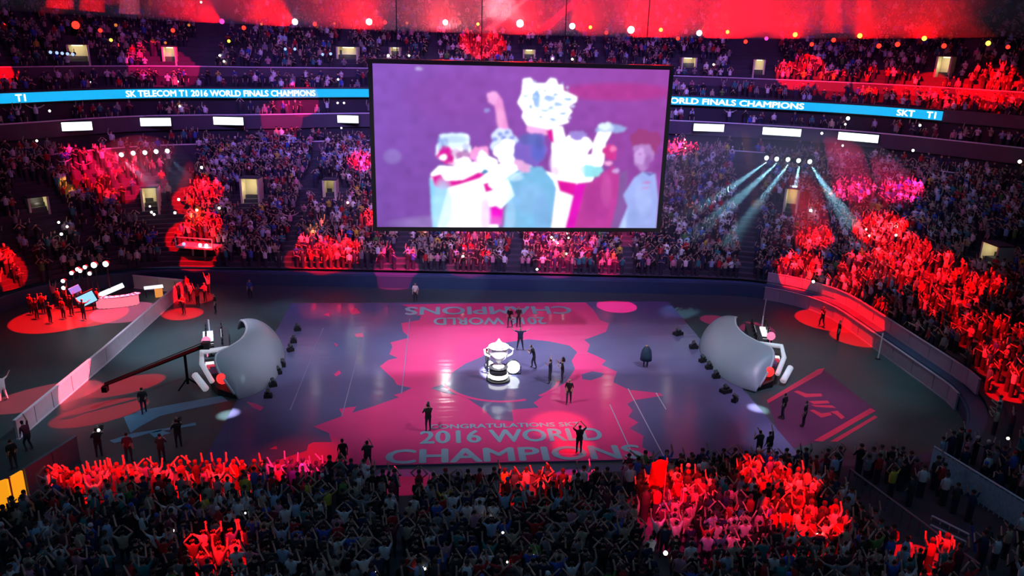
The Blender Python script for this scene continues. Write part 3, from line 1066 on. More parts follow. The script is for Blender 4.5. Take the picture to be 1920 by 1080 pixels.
def np_mesh(name, co_, fc_, mats, parent=None):
    me = bpy.data.meshes.new(name)
    k = fc_.shape[1]
    me.vertices.add(len(co_))
    me.vertices.foreach_set('co', np.ascontiguousarray(co_, dtype=np.float32).ravel())
    me.loops.add(fc_.size)
    me.loops.foreach_set('vertex_index', np.ascontiguousarray(fc_, dtype=np.int32).ravel())
    me.polygons.add(len(fc_))
    me.polygons.foreach_set('loop_start', np.arange(0, fc_.size, k, dtype=np.int32))
    me.update(calc_edges=True)
    for m in mats:
        me.materials.append(m)
    o = bpy.data.objects.new(name, me)
    COL.objects.link(o)
    if parent:
        o.parent = parent
    return o


m = bpy.data.materials.new('screen_picture')
m.use_nodes = True
nt = m.node_tree
nt.nodes.clear()
atn = nt.nodes.new('ShaderNodeAttribute')
atn.attribute_name = 'picture'
em = nt.nodes.new('ShaderNodeEmission')
em.inputs['Strength'].default_value = 1.1
ou = nt.nodes.new('ShaderNodeOutputMaterial')
nt.links.new(atn.outputs['Color'], em.inputs['Color'])
nt.links.new(em.outputs[0], ou.inputs['Surface'])
pic = np_mesh('picture', co.reshape(-1, 3), fc, [m], scr)
ca = pic.data.color_attributes.new('picture', 'FLOAT_COLOR', 'POINT')
ca.data.foreach_set('color', np.concatenate([IMG.reshape(-1, 3), np.ones((gh * gw, 1))], 1).astype(np.float32).ravel())

# ------------------------------------------------------------------ ribbon board with running text
def ribbon_board(px0, px1, label, texts):
    f0, f1 = ribbon_index(px0, 27, 15.5) if px0 > 5 else 0, ribbon_index(px1, 27, 15.5)
    root = thing('ribbon_board', label, 'LED ribbon board', (0, 0, 0), 0, 'ribbon boards on the upper balcony')
    fs = [f0] + [k for k in range(int(f0) + 1, int(f1) + 1)] + [f1]
    mb_ = MB()
    pts = [bowl_f(f, 27) for f in fs]
    for o1, z0_, z1_, mi in ((.10, 15.08, 15.98, 0),):
        V = []
        for p, n in pts:
            q = p - n * o1
            V += [(*q, z0_), (*q, z1_)]
        mb_.add(V, [(2 * i, 2 * i + 2, 2 * i + 3, 2 * i + 1) for i in range(len(pts) - 1)])
    mb_.build('lit_face', G_RIBBON, root)
    mb_ = MB()
    for za, zb in ((15.0, 15.08), (15.98, 16.06)):
        V = []
        for p, n in pts:
            for o1, z_ in ((.14, za), (.14, zb), (0, zb), (0, za)):
                V.append((*(p - n * o1), z_))
        mb_.add(V, [(4 * i + k, 4 * i + 4 + k, 4 * i + 4 + (k + 1) % 4, 4 * i + (k + 1) % 4) for i in range(len(pts) - 1) for k in range(4)])
    mb_.build('frame', M_BLACK, root)
    arc = np.concatenate([[0], np.cumsum([(pts[i + 1][0] - pts[i][0]).__abs__().dot([1, 1]) * 0 + float(np.hypot(*(pts[i + 1][0] - pts[i][0]))) for i in range(len(pts) - 1)])])
    pxs = [proj((*p, 15.5))[0] for p, n in pts]
    PX = np.array([p for p, n in pts])
    NX = np.array([n for p, n in pts])
    for txt, xa, xb in texts:
        me = thicken(text_mesh(txt, 0), .035)
        n = len(me.vertices)
        c = np.empty(n * 3)
        me.vertices.foreach_get('co', c)
        c = c.reshape(-1, 3)
        mn, mx = c.min(0), c.max(0)
        if xb is None:                 # same letter width as the other run, ending at xa
            e = np.interp(xa, pxs, arc)
            b0, b1 = e - 27.8, e
        else:
            b0, b1 = np.interp(xa, pxs, arc), np.interp(xb, pxs, arc)
        t = b0 + (b1 - b0) * (c[:, 0] - mn[0]) / (mx[0] - mn[0])
        ok = True
        if b0 < 0:
            t = np.maximum(t, 0)
        of_ = .13 + (c[:, 2] - mn[2])
        X_ = np.stack([np.interp(t, arc, PX[:, 0]) - of_ * np.interp(t, arc, NX[:, 0]), np.interp(t, arc, PX[:, 1]) - of_ * np.interp(t, arc, NX[:, 1]), 15.2 + .66 * (c[:, 1] - mn[1]) / (mx[1] - mn[1])], -1)
        me.vertices.foreach_set('co', X_.astype(np.float32).ravel())
        me.materials.clear()
        me.materials.append(G_TEXT)
        o = bpy.data.objects.new('running_text', me)
        COL.objects.link(o)
        o.parent = root
    return root


ribbon_board(0, 1768, 'curved cyan LED ribbon board with white running text below the upper deck',
             [('SK TELECOM T1 2016 WORLD FINALS CHAMPIONS', 236, 592), ('SK TELECOM T1 2016 WORLD FINALS CHAMPIONS', 1508, None), ('T1', 28, 48), ('SKT', 1682, 1716), ('T1', 1738, 1756)])

# lit suite signs on the middle fascia
for k, px in enumerate((128, 281, 421, 644, 1334, 1466, 1610)):
    f = ribbon_index(px, 25, 12.9)
    p, n = bowl_f(f, 25)
    rz = atan2(n[1], n[0]) - pi / 2
    where = 'left of the screen' if px < 800 else 'right of the screen'
    kk = k + 1 if k < 4 else k - 3
    r = thing('suite_sign', f'glowing white suite sign on the middle balcony {where}, {ordinal(kk)} from the left', 'lit sign', (p[0] - n[0] * .12, p[1] - n[1] * .12, 12.35), rz, 'lit suite signs')
    w = 4.0 if k != 3 else 3.4
    MB().box((0, 0, .5), (w + .16, .2, .95)).build('sign_box', M_BLACK, r)
    MB().box((0, -.11, .5), (w, .03, .8)).build('lit_face', G_SIGN, r)

# ------------------------------------------------------------------ low barrier walls
def barrier(name_label, pts, h, group=None, m=M_PANEL, step=2.2, z0=0.0, th=.12):
    root = thing('barrier_wall', name_label, 'barrier wall', (0, 0, 0), 0, group)
    P_ = [Vector((p[0], p[1])) for p in pts]
    seg = [(P_[i], P_[i + 1]) for i in range(len(P_) - 1)]
    for a, b in seg:
        L = (b - a).length
        n = max(1, round(L / step))
        d = (b - a) / n
        nn = Vector((-d.y, d.x)).normalized() * th / 2
        for k in range(n):
            q0, q1 = a + d * (k + .015), a + d * (k + .985)
            MB().slab([q0 - nn, q1 - nn, q1 + nn, q0 + nn], z0 + .08, z0 + h).build('panel', m, root)
        MB().slab([a - nn * 1.5, b - nn * 1.5, b + nn * 1.5, a + nn * 1.5], z0 + h, z0 + h + .06).slab([a - nn * 1.4, b - nn * 1.4, b + nn * 1.4, a + nn * 1.4], z0, z0 + .08).build('rail', M_CAP if m is M_PANEL else m, root)
    return root


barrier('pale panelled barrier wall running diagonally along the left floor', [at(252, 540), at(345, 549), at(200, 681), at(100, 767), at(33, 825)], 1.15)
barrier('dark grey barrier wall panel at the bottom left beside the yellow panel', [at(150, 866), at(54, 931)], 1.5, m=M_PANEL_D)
yl = thing('glow_wall_end', 'yellow orange wall end with painted glow at the bottom left corner', 'lit panel', (0, 0, 0))
yp = [at(50, 933), at(22, 950), at(-30, 968)]
ymb, yr = MB(), MB()
for a, b in zip(yp, yp[1:]):
    d = (b - a).normalized()
    n = Vector((-d.y, d.x, 0)) * .06
    ymb.slab([a - n, b - n, b + n, a + n][::1], .05, 1.5)
yo = ymb.build('face', M_GOLDGLOW, yl)
q = yp[1] + Vector((.12, .10, 0))
MB().box((yp[1].x + .03, yp[1].y + .10, .78), (.16, .16, 1.46)).build('red_seam', M_BANR, yl)
i0 = int(np.argmin(np.abs(PT[:, 0] - 29) + (PT[:, 1] < 60) * 99))
ii = list(range(i0, I_RIGHT + 6, 3))
M_PANELR = mat('right_panel', (0.42, 0.35, 0.44), 0.5, noise=0.15, nscale=1.0)
barrier('grey panelled barrier wall curving along the right side of the floor', [PT[i] - NR[i] * .10 for i in ii], 1.12, m=M_PANELR)
barrier('second taller row of grey panels behind the right barrier wall', [PT[i] + NR[i] * .95 for i in ii], 1.0, m=M_PANELR, z0=1.2)

# ------------------------------------------------------------------ trophy in the middle of the court
tp = at(934, 712, .1)
tr = thing('trophy', 'bright silver cup on a dark round pedestal in the middle of the court', 'trophy', tp)
tr.scale = (.95, .95, .95)
MB().lathe((0, 0, 0), [(.85, 0), (.85, .12), (.66, .16), (.62, .95), (.7, 1.0)], 24).build('pedestal', M_BLACK, tr)
MB().lathe((0, 0, 0), [(.66, .25), (.68, .29), (.68, .50), (.66, .54)], 24).build('lit_band', glow('pedestal_band', (1, .97, .9), 4), tr)
MB().lathe((0, 0, 0), [(.42, 1.0), (.40, 1.1), (.2, 1.2), (.16, 1.35), (.3, 1.5), (.55, 1.75), (.66, 2.1), (.70, 2.5), (.74, 2.52), (.70, 2.56), (.60, 2.2), (.4, 1.9)], 24).build('cup', M_SILVER, tr, True)
for sg in (-1, 1):
    MB().tube([(sg * .55, 0, 1.75), (sg * .95, 0, 1.95), (sg * 1.0, 0, 2.3), (sg * .72, 0, 2.48)], [.09, .08, .08, .06], 8).build('handle', M_SILVER, tr, True)
MB().lathe((0, 0, 0), [(.05, 2.5), (.45, 2.55), (.30, 2.75), (.12, 2.95), (.03, 3.1)], 16).build('lid', M_SILVER, tr, True)
for px, py, rr, lab in ((962, 703, .48, 'large glaring white floodlight right of the trophy'), (918, 692, .28, 'glaring white floodlight left of the trophy'), (919, 711, .18, 'small white floodlight low at the left of the trophy')):
    p = at(px, py, .1)
    r = thing('floodlight', lab, 'floodlight', p)
    MB().tube([(-rr * 1.1, .1, rr * 1.2), (-rr * 1.1, .1, .04), (rr * 1.1, .1, .04), (rr * 1.1, .1, rr * 1.2)], .04).build('yoke', M_BLACK, r)
    hs_ = MB().tube([(0, .35, rr * 1.05), (0, .05, rr * 1.15)], rr, 16).build('housing', M_DARK, r)
    MB().ball((0, 0, rr * 1.2), rr * .95, 14, sq=(1, .5, 1)).build('lens', glow('flood_lens', (.9, .97, 1.0), 6, True), hs_, True)
spot_light('trophy_spot', (4, 30, 30), tp + Vector((0, 0, 1.9)), 1.15, (1, .98, .95), 14, .5, .1)
spot_light('trophy_spot', (1, 32, 31), tp + Vector((0, 0, 1.9)), 1.3, (.85, .95, 1), 3, .7, .1)

# ------------------------------------------------------------------ people on the floor
def floor_person(px, py, arms, shirt, label, face=0.0, legs='stand', lean=0.0, z=None, sc=1.0, trousers=None):
    p0 = at(px, py)
    on = CX0 < p0.x < CX1 and CY0 < p0.y < CY1
    p = at(px, py, .1 if on else 0)
    return add_person(arms, shirt, p, face, label, None, legs, lean, sc, trousers)


FP = [
    (956, 614, 'down', 'black', 'person in black walking at the back of the court, left of two', 2.6, 'walk', .1),
    (972, 613, 'down', 'charcoal', 'person in black standing at the back of the court, right of two', 3.0, 'stand', .05),
    (975, 655, 'wide', 'navy', 'person in dark navy standing legs apart behind the trophy', 3.1, 'wide', 0),
    (1001, 690, 'clap', 'black', 'person in black bending forward right of the trophy', 1.4, 'walk', .3),
    (1031, 718, 'wide', 'navy', 'person in navy with arm stretched out left in the group right of trophy', 1.2, 'wide', .05),
    (1054, 718, 'phone', 'black', 'person in black holding a camera in the group right of trophy', 1.5, 'stand', .1),
    (1066, 757, 'down', 'black', 'person in black walking toward the crowd right of centre court', 2.9, 'walk', .05),
    (913, 697, 'phone', 'black', 'person in black standing close to the left of the trophy', -1.4, 'stand', 0),
    (1210, 688, 'down', 'navy', 'lone person in a dark navy cape on the right half of court', 2.8, 'stand', .1),
    (803, 809, 'phone', 'black', 'person in black filming from the left of the year lettering', .3, 'stand', .12),
    (644, 879, 'down', 'black', 'person in black standing at the front left court edge', .2, 'stand', .1),
    (1085, 850, 'over', 'black', 'person in black filming overhead beside the front lettering', .1, 'stand', 0),
    (1467, 785, 'down', 'black', 'person in black beside the right booth tip, left of two', .6, 'walk', 0),
    (1506, 800, 'down', 'black', 'person in black standing on the red floor projection', .9, 'stand', 0),
    (1440, 862, 'one', 'black', 'person in black raising one arm at the front right court edge', .4, 'walk', .1),
    (1421, 860, 'phone', 'charcoal', 'crew person in charcoal at the front right court edge, left of arm raiser', .2, 'stand', .1),
    (271, 776, 'down', 'black', 'person in black walking on the blue floor projection', .4, 'walk', 0),
    (336, 840, 'phone', 'black', 'person in black filming on the lower edge of blue floor projection', .5, 'stand', .1),
    (187, 858, 'phone', 'black', 'person in black with lit camera beside the bottom left barrier', .4, 'stand', .1),
    (243, 866, 'down', 'maroon', 'person in maroon standing behind the front left crowd', .2, 'stand', 0),
    (305, 868, 'clap', 'charcoal', 'person in charcoal clapping behind the front left crowd', .1, 'stand', 0),
    (28, 880, 'down', 'black', 'crew person in black at the left edge under the barrier end', .9, 'stand', 0),
    (56, 845, 'one', 'maroon', 'crouching person in red beside the left barrier end', 1.0, 'crouch', .35),
    (470, 560, 'down', 'blue', 'person in bright blue standing at the back left corner of floor', 3.0, 'stand', 0),
    (779, 566, 'down', 'white', 'person in white standing at the back wall of the court', 3.0, 'stand', 0),
    (405, 588, 'down', 'black', 'crew person in black by the red lit gap, back left', 2.0, 'stand', 0),
    (8, 752, 'wide', 'white', 'person in white costume standing behind the left barrier', 1.0, 'wide', .05),
    (690, 884, 'phone', 'charcoal', 'person in charcoal crouching at the front court edge, left of centre', .1, 'crouch', .2),
    (1570, 640, 'down', 'black', 'person in black standing in the red light by right barrier, nearest', 1.4, 'stand', 0),
    (1540, 612, 'phone', 'black', 'person in black standing in the red light by right barrier, farthest', 1.6, 'walk', 0),
    (95, 606, 'clap', 'black', 'person in black at the front of the red stage patch', -.5, 'stand', 0),
    (135, 592, 'up', 'black', 'person in black with raised arms on the red stage patch', -.3, 'stand', 0),
    (70, 598, 'one', 'maroon', 'person in maroon raising an arm on the red stage patch', -.4, 'stand', 0),
    (112, 578, 'down', 'red', 'person in red at the back of the red stage patch', -.6, 'stand', 0),
    (185, 578, 'down', 'red', 'person in red beside the blue lit stage screen', -.8, 'stand', 0),
    (346, 590, 'clap', 'red', 'person in red clapping in the red lit gap by the left barrier', 2.6, 'stand', 0),
    (338, 572, 'up', 'red', 'person in red raising both arms nearest the barrier in the red lit gap', 2.4, 'stand', 0),
    (358, 566, 'one', 'white', 'person in white with one arm raised in the red lit gap', 2.6, 'stand', 0),
    (386, 566, 'clap', 'pink', 'person in pink clapping at the right of the red lit gap', 2.6, 'stand', 0),
    (352, 552, 'down', 'red', 'person in red standing at the back of the red lit gap', 2.6, 'stand', 0),
    (392, 552, 'up', 'white', 'person in white raising arms at the back of red lit gap', 2.6, 'stand', 0),
    (82, 588, 'clap', 'red', 'person in red clapping left on the red stage patch', -.4, 'stand', 0),
    (103, 570, 'up', 'pink', 'person in pink raising arms at the back of the stage patch', -.4, 'stand', 0),
    (124, 572, 'one', 'red', 'person in red raising one arm at the back of stage patch', -.4, 'stand', 0),
    (148, 575, 'clap', 'white', 'person in white clapping on the red stage patch', -.4, 'stand', 0),
    (120, 598, 'down', 'red', 'person in red standing mid red stage patch', -.4, 'stand', 0),
    (60, 590, 'down', 'red', 'person in red at the far left of the stage patch', -.4, 'stand', 0),
    (158, 600, 'wide', 'charcoal', 'person in charcoal spreading arms at the front of stage patch', -.4, 'stand', 0),
    (372, 575, 'up', 'red', 'person in red raising arms in the red lit gap by left barrier', 2.6, 'stand', 0),
]
for i, (px, py, arms, shirt, lab, face, legs, lean) in enumerate(FP):
    floor_person(px, py, arms, shirt, lab, face, legs, lean, trousers='white' if 'white costume' in lab else None)
# cape of the lone person
p = at(1210, 688, .1)
cp = tag(MB().lathe(p, [(.42, .55), (.40, .9), (.34, 1.25), (.2, 1.48), (.17, 1.52)], 14).build('rain_cape', mat('cape', (.02, .05, .10), .8), None, True), 'dark blue cape worn by the lone person on the right court', 'cape')
# cameras held by the filming people
for px, py, lab, dx in ((1054, 718, 'shoulder camera held by the person right of the trophy', .1), (803, 809, 'camera held by the person left of the year lettering', 0), (187, 858, 'camera with a small lamp held beside the bottom left barrier', .05), (336, 840, 'camera held by the person on the blue floor projection', 0)):
    p = at(px, py)
    on = CX0 < p.x < CX1 and CY0 < p.y < CY1
    p = at(px, py, .1 if on else 0)
    r = thing('video_camera', lab, 'camera', p + Vector((dx, .42, 1.42)))
    MB().box((0, 0, .08), (.16, .36, .18)).box((0, .05, .2), (.05, .22, .05)).build('camera_body', M_BLACK, r)
    MB().tube([(0, .18, .08), (0, .34, .08)], .06, 10).build('camera_lens', M_DARK, r)
    if 'lamp' in lab:
        MB().ball((0, -.2, .1), .09, 8).build('camera_lamp', G_CYAN, r)

# ------------------------------------------------------------------ camera crane at the left booth
a, b = at(196, 722, 1.5), at(346, 663, 2.3)
M_MATT = mat('matt_black', (.004, .004, .005), .95, spec=.08)
cr = thing('camera_crane', 'long black camera crane arm reaching left from the left booth', 'camera crane', (b.x, b.y, 0))
o0 = Vector((b.x, b.y, 0))
d = (a - b).normalized()
MB().tube([b - o0 - d * 1.2, a - o0], [.14, .09], 6).build('crane_arm', M_MATT, cr)
MB().tube([b - o0 - d * 1.2 + Vector((0, 0, .25)), a - o0 + Vector((0, 0, .12))], .03, 5).build('brace_cable', M_MATT, cr)
MB().tube([(0, 0, .2), (0, 0, 2.25)], .09, 8).build('column', M_MATT, cr)
for k in range(3):
    MB().tube([(0, 0, .6), (.8 * cos(k * 2.1), .8 * sin(k * 2.1), .03)], .05, 6).build('leg', M_MATT, cr)
MB().box(b - o0 - d * 1.4, (.5, .4, .45)).build('counterweight', M_DARK, cr)
MB().box(a - o0 - Vector((0, 0, .25)), (.3, .35, .35)).build('camera_head', M_MATT, cr)

# white poles
for px, py, h, lab in ((1646, 655, 2.0, 'thin white pole leaning at the right barrier'), (1431, 577, 1.6, 'thin white pole at the back right corner of the floor')):
    p = at(px, py + 18)
    r = thing('white_pole', lab, 'pole', p)
    MB().tube([(0, 0, .05), (.1, .1, h)], .05, 8).build('pole', M_WHITE, r)
    MB().lathe((0, 0, 0), [(.2, 0), (.2, .04), (.05, .07)], 12).build('base', M_BLACK, r)

# ------------------------------------------------------------------ left stage corner
p = at(165, 582)
r = thing('stage_screen', 'tilted blue white stage screen on the red patch at left', 'stage screen', p, .5)
RX = Matrix.Rotation(-.35, 3, 'Y')
MB().box((0, 0, 1.0), (1.5, .2, 1.1), 0, RX).build('screen_housing', M_BLACK, r)
MB().box((0, -.12, 1.0), (1.3, .04, .9), 0, RX).build('screen_face', glow('stage_blue', (.25, .6, 1.0), 1.3), r)
MB().box((-.7, 0, 1.9), (.8, .2, .5), 0, RX).build('upper_screen', glow('stage_violet', (.5, .25, .9), .9), r)
MB().tube([(-.4, 0, 0), (-.2, 0, .6)], .06).tube([(.4, 0, 0), (.4, 0, .6)], .06).build('stand', M_BLACK, r)
p = at(222, 572)
r = thing('curved_counter', 'curved counter with white top and pink glowing front on the left stage', 'counter', p, .35)
fr, tpm = MB(), MB()
for k in range(9):
    a0 = -1.0 + k * .25
    c = Vector((1.7 * sin(a0), -.7 * cos(a0), 0))
    fr.box(c + Vector((0, 0, .42)), (.46, .1, .8), 0, Matrix.Rotation(a0, 3, 'Z'))
    tpm.box(c + Vector((0, .2, .88)), (.5, .5, .08), 0, Matrix.Rotation(a0, 3, 'Z'))
fr.build('glowing_front', glow('pink_front', (1, .2, .3), 1.0), r)
tpm.build('counter_top', M_WHITE, r)
MB().box((-.5, .7, 1.1), (2.2, .3, .35), 0, Matrix.Rotation(-.35, 3, 'Y')).build('back_light_bar', glow('pale_bar', (.85, .95, 1), 1.2), r)
p = at(290, 556)
r = thing('stage_desk', 'small orange lit desk with white top near the left barrier corner', 'desk', p, .4)
MB().box((0, 0, .85), (1.5, .7, .1)).build('desk_top', G_BWHITE, r)
MB().box((.35, -.1, .4), (.6, .5, .8)).build('orange_front', glow('orange_front', (1, .35, .08), .8), r)
MB().tube([(-.65, 0, 0), (-.65, 0, .8)], .04).build('leg', M_BLACK, r)
SL = [(119, 540), (118, 527), (134, 512), (150, 508), (159, 501), (176, 497), (198, 495), (168, 513), (145, 505)]
for k, (px, py) in enumerate(SL):
    q = at_r(px, py, 70)
    r = thing('stage_lamp', f'white stage lamp on a pole in the arc over the left stage, {ordinal(k + 1)} along', 'stage lamp', (q.x, q.y, 0), 0, 'arc of stage lamps')
    g = .15 if k not in (6, 5) else .23
    MB().tube([(0, .2, 0), (0, .2, q.z)], .04).lathe((0, .2, 0), [(.3, 0), (.3, .05), (.05, .08)], 10).build('pole', M_BLACK, r)
    hs_ = MB().tube([(0, .25, q.z), (0, .0, q.z)], g * 1.1, 10).build('housing', M_DARK, r)
    MB().ball((0, -.02, q.z), g, 10, sq=(1, .5, 1)).build('lens', G_WHITE, hs_, True)

# ------------------------------------------------------------------ ring of lamps under the roof and their red beams
BEAM = {(142, 47): ((-160, 100), 5.0, .8), (416, 40): ((40, -60), 6, 1.3), (553, 41): ((120, -95), 7, 1.6), (692, 41): ((420, -110), 9, 1.5), (835, 42): ((745, -80), 9, 1.1),
        (975, 44): ((985, -110), 12, 1.6), (1073, 49): ((1400, -140), 8, 1.4), (1183, 56): ((1560, -140), 11, 2.0), (1311, 62): ((1900, -60), 9, 1.8), (1491, 65): ((1330, -80), 9, 1.2), (1364, 60): ((1500, -150), 10, 1.6), (1239, 56): ((1350, -150), 9, 1.4), (1733, 72): ((1700, -60), 9, 1.0), (1612, 67): ((1900, -60), 8, 1.0), (722, 42): ((480, 70), 5, .5)}
LAMPS = [(5, 48, 'R', 2), (57, 55, 'R', 1), (142, 47, 'R', 3), (188, 57, 'R', 1.4), (208, 75, 'Y', 1), (217, 47, 'O', 1), (223, 84, 'R', .9), (263, 84, 'R', 1), (310, 80, 'O', .8), (324, 57, 'R', 1.5), (354, 47, 'O', .8),
         (416, 40, 'M', 2), (429, 77, 'Y', 1), (457, 52, 'R', 1.6), (490, 45, 'O', .8), (553, 41, 'W', 2.4), (590, 45, 'R', 1.6), (627, 44, 'O', .8), (692, 41, 'W', 2.6), (722, 42, 'R', 1.4), (763, 43, 'O', 1), (835, 42, 'H', 1.9), (861, 42, 'R', 1.5),
         (896, 45, 'Y', 1), (975, 44, 'W', 3.2), (1010, 50, 'R', 1.4), (1073, 49, 'W', 2.4), (1107, 51, 'Y', 1.2), (1137, 61, 'R', 1.4), (1183, 56, 'W', 3), (1239, 56, 'Y', 1.4), (1271, 72, 'R', 1.5), (1311, 62, 'W', 2.2), (1364, 60, 'Y', 1.2), (1398, 78, 'R', 1.5),
         (1437, 72, 'M', 1.4), (1491, 65, 'Y', 1.7), (1522, 83, 'R', 1.5), (1563, 75, 'R', 1.6), (1612, 67, 'Y', 1.7), (1648, 86, 'R', 1.7), (1683, 83, 'R', 1.8), (1733, 72, 'Y', 1.6), (1770, 86, 'R', 1.7), (1853, 81, 'Y', 1.6), (1890, 88, 'R', 1.3)]
GL = {'R': (G_RED, 'red'), 'Y': (G_YEL, 'yellow'), 'O': (G_ORA, 'dim orange'), 'M': (G_MAG, 'magenta'), 'W': (G_WHITE, 'white'), 'H': (G_HOT, 'white')}
cnt = {}
tpts = []
for px, py, c, s in LAMPS:
    gm, gname = GL[c]
    cnt[gname] = cnt.get(gname, 0) + 1
    q = at_r(px, py, 99)
    tpts.append(q + Vector((0, .1, .75)))
    r = thing('moving_head_lamp', f'{gname} glowing lamp on the roof truss, {ordinal(cnt[gname])} {gname} one from the left', 'stage lamp', q, 0, 'lamps on the roof truss')
    if (px, py) in BEAM:
        (tx, ty), rad, E = BEAM[(px, py)]
        tgt = at_r(tx, ty, 30)
    else:
        tgt = Vector((4, 10, 14))
    dr = (tgt - q).normalized()
    g = .118 * s + .06
    MB().box((0, .1, .62), (.34, .3, .12)).build('clamp_base', M_BLACK, r)
    MB().tube([(-g - .12, .05, 0), (-g - .12, .1, .56), (g + .12, .1, .56), (g + .12, .05, 0)], .04).build('yoke', M_BLACK, r)
    hd_ = MB().tube([-dr * .5, dr * .06], [g * .8, g * 1.15], 10).build('lamp_head', M_BLACK, r)
    MB().ball(dr * .05, g, 10).build('lens', gm, hd_, True)
    if (px, py) in BEAM:
        spot_light('red_beam', q + dr * .5, tgt, rad * .85, (1.0, .0004, .0002), E * .24, .35, .1)
tpts.sort(key=lambda v: atan2(v.x, v.y))
fit = np.polyfit([atan2(v.x, v.y) for v in tpts], [v.z for v in tpts], 3)
tru = tag(MB().tube([Vector((v.x, v.y, max(v.z, float(np.polyval(fit, atan2(v.x, v.y)))))) for v in tpts], .045, 6).build('roof_truss', M_BLACK), 'thin dark curved truss carrying the lamps under the roof', 'truss')

for grp, pts_, R_, txt, gm, s in (
        ('left blue lamps', [(228, 290), (250, 287), (272, 286), (293, 284), (314, 283)], 84, 'pale lamp under the left balcony edge', G_CYAN, .22),
        ('right blue lamps', [(1437, 296), (1456, 298), (1477, 299), (1497, 301), (1518, 303)], 86, 'pale lamp under the right balcony edge', G_CYAN, .24),
        ('upper left blue lamps', [(95, 98), (107, 99), (117, 100), (127, 101), (137, 102)], 93, 'pale blue lamp hung before the upper left deck', G_BLU, .16),
        ('upper middle blue lamps', [(535, 92), (553, 92), (605, 102), (620, 101)], 93, 'violet blue lamp hung before the upper middle deck', G_BLU, .16)):
    for k, (px, py) in enumerate(pts_):
        q = at_r(px, py, R_)
        r = thing('wash_lamp', f'{txt}, {ordinal(k + 1)} from the left', 'wash lamp', q, 0, grp)
        hs_ = MB().tube([(0, .35, .1), (0, 0, 0)], s * 1.05, 10).build('housing', M_BLACK, r)
        MB().ball((0, -.05, 0), s, 10, sq=(1, .6, 1)).build('lens', gm, hs_, True)
        MB().tube([(0, .3, .1), (0, .3, .55)], .03).build('hanger', M_BLACK, r)
        if grp.startswith('right'):
            t = at_r((1262, 1322, 1392, 1470, 1600)[k], 430, 76)
            spot_light('cyan_beam', q + Vector((0, -.4, -.3)), t, 1.0, (.30, .75, 1.0), 9.0, .6, .05)
        elif grp.startswith('left'):
            t = at_r((330, 345, 365, 385, 405)[k], 385, 76)
            spot_light('cyan_beam', q + Vector((0, -.4, -.3)), t, .9, (.3, .6, 1.0), 3.0 if k == 0 else .8, .6, .05)


def haze(name, label, c, rad, dens, g, color=(1, 1, 1)):
    m_ = bpy.data.materials.new(name)
    m_.use_nodes = True
    n_ = m_.node_tree
    n_.nodes.clear()
    v = n_.nodes.new('ShaderNodeVolumeScatter')
    v.inputs['Color'].default_value = (*color, 1)
    v.inputs['Density'].default_value = dens
    v.inputs['Anisotropy'].default_value = g
    o_ = n_.nodes.new('ShaderNodeOutputMaterial')
    n_.links.new(v.outputs[0], o_.inputs['Volume'])
    m_.cycles.homogeneous_volume = True
    mb_ = MB()
    mb_.ball((0, 0, 0), 1, 48, sq=rad)
    o = mb_.build(name, m_, None, True)
    o.location = c
    return tag(o, label, 'haze', None, 'stuff')


haze('roof_haze', 'thin theatrical haze under the roof catching the red beams', (8, 79, 27.8), (85, 42, 5.6), .012, .5)
haze('balcony_haze', 'thin haze before the right stand catching the pale blue beams', (32, 74, 8.2), (15, 9, 6.5), .035, .3)
haze('small_balcony_haze', 'thin haze before the left stand catching a pale blue beam', tuple(at_r(268, 318, 81)), (4.6, 3.5, 3.2), .02, .3)

# ------------------------------------------------------------------ lit portals in the stands
for k, (px, py, w, h, lab) in enumerate((
        (470, 385, 1.5, 2.6, 'lit doorway in the lower stand left of the screen'), (150, 122, 1.7, 2.0, 'lit doorway in the upper deck at far left'), (319, 122, 1.1, 1.9, 'lit doorway in the upper deck, second from left'),
        (651, 116, 2.2, 1.7, 'lit doorway in the upper deck just left of the screen'), (1291, 134, 1.5, 1.6, 'lit doorway in the upper deck just right of the screen'), (1421, 145, 1.0, 2.0, 'narrow lit doorway in the upper deck above the right balcony lamps'),
        (1763, 150, 1.2, 2.4, 'lit doorway in the upper deck at far right'), (284, 400, 1.2, 2.4, 'lit stair passage in the lower stand at left'), (76, 400, 1.3, 1.4, 'lit doorway in the lower stand at far left'),
        (1480, 400, 1.0, 2.4, 'lit doorway in the lower stand right of the screen'), (1850, 492, 1.7, 1.5, 'lit doorway in the lower stand at far right'), (618, 372, 1.0, 1.8, 'dim doorway in the lower stand close to the screen'),
        (740, 108, 1.0, 1.2, 'small lit doorway above the top left of the screen'), (992, 112, 1.2, 1.2, 'small lit doorway above the middle of the screen'))):
    p = hit(px, py)
    i = outline_at(p)
    n = NR[i]
    r = thing('lit_doorway', lab, 'doorway', p, atan2(n[1], n[0]) - pi / 2, 'lit doorways in the stands')
    t, dp = .18, 1.4
    MB().box((-w / 2 - t / 2, dp / 2, h / 2 - .3), (t, dp, h + .6)).box((w / 2 + t / 2, dp / 2, h / 2 - .3), (t, dp, h + .6)).build('side_wall', M_CONC, r)
    MB().box((0, dp, h / 2 - .3), (w + 2 * t, .12, h + .6)).build('back_wall', M_CONC, r)
    MB().box((0, dp / 2, h + .06), (w + 2 * t, dp, .12)).build('lintel', M_STAND, r)
    MB().box((0, dp * .7, h - .08), (w * .6, .2, .08)).build('ceiling_lamp', glow('doorway_lamp', (1, .85, .5), 3), r)
    ld = bpy.data.lights.new('doorway_light', 'POINT')
    ld.energy = (26 if 'dim' not in lab else 8) * w * h / 4
    ld.color = (1, .82, .48)
    ld.shadow_soft_size = .1
    lo = bpy.data.objects.new('doorway_light', ld)
    COL.objects.link(lo)
    lo.location = p + Vector((-n[0] * .1, -n[1] * .1, h * .65)) + Vector((n[0] * dp * .4, n[1] * dp * .4, 0))

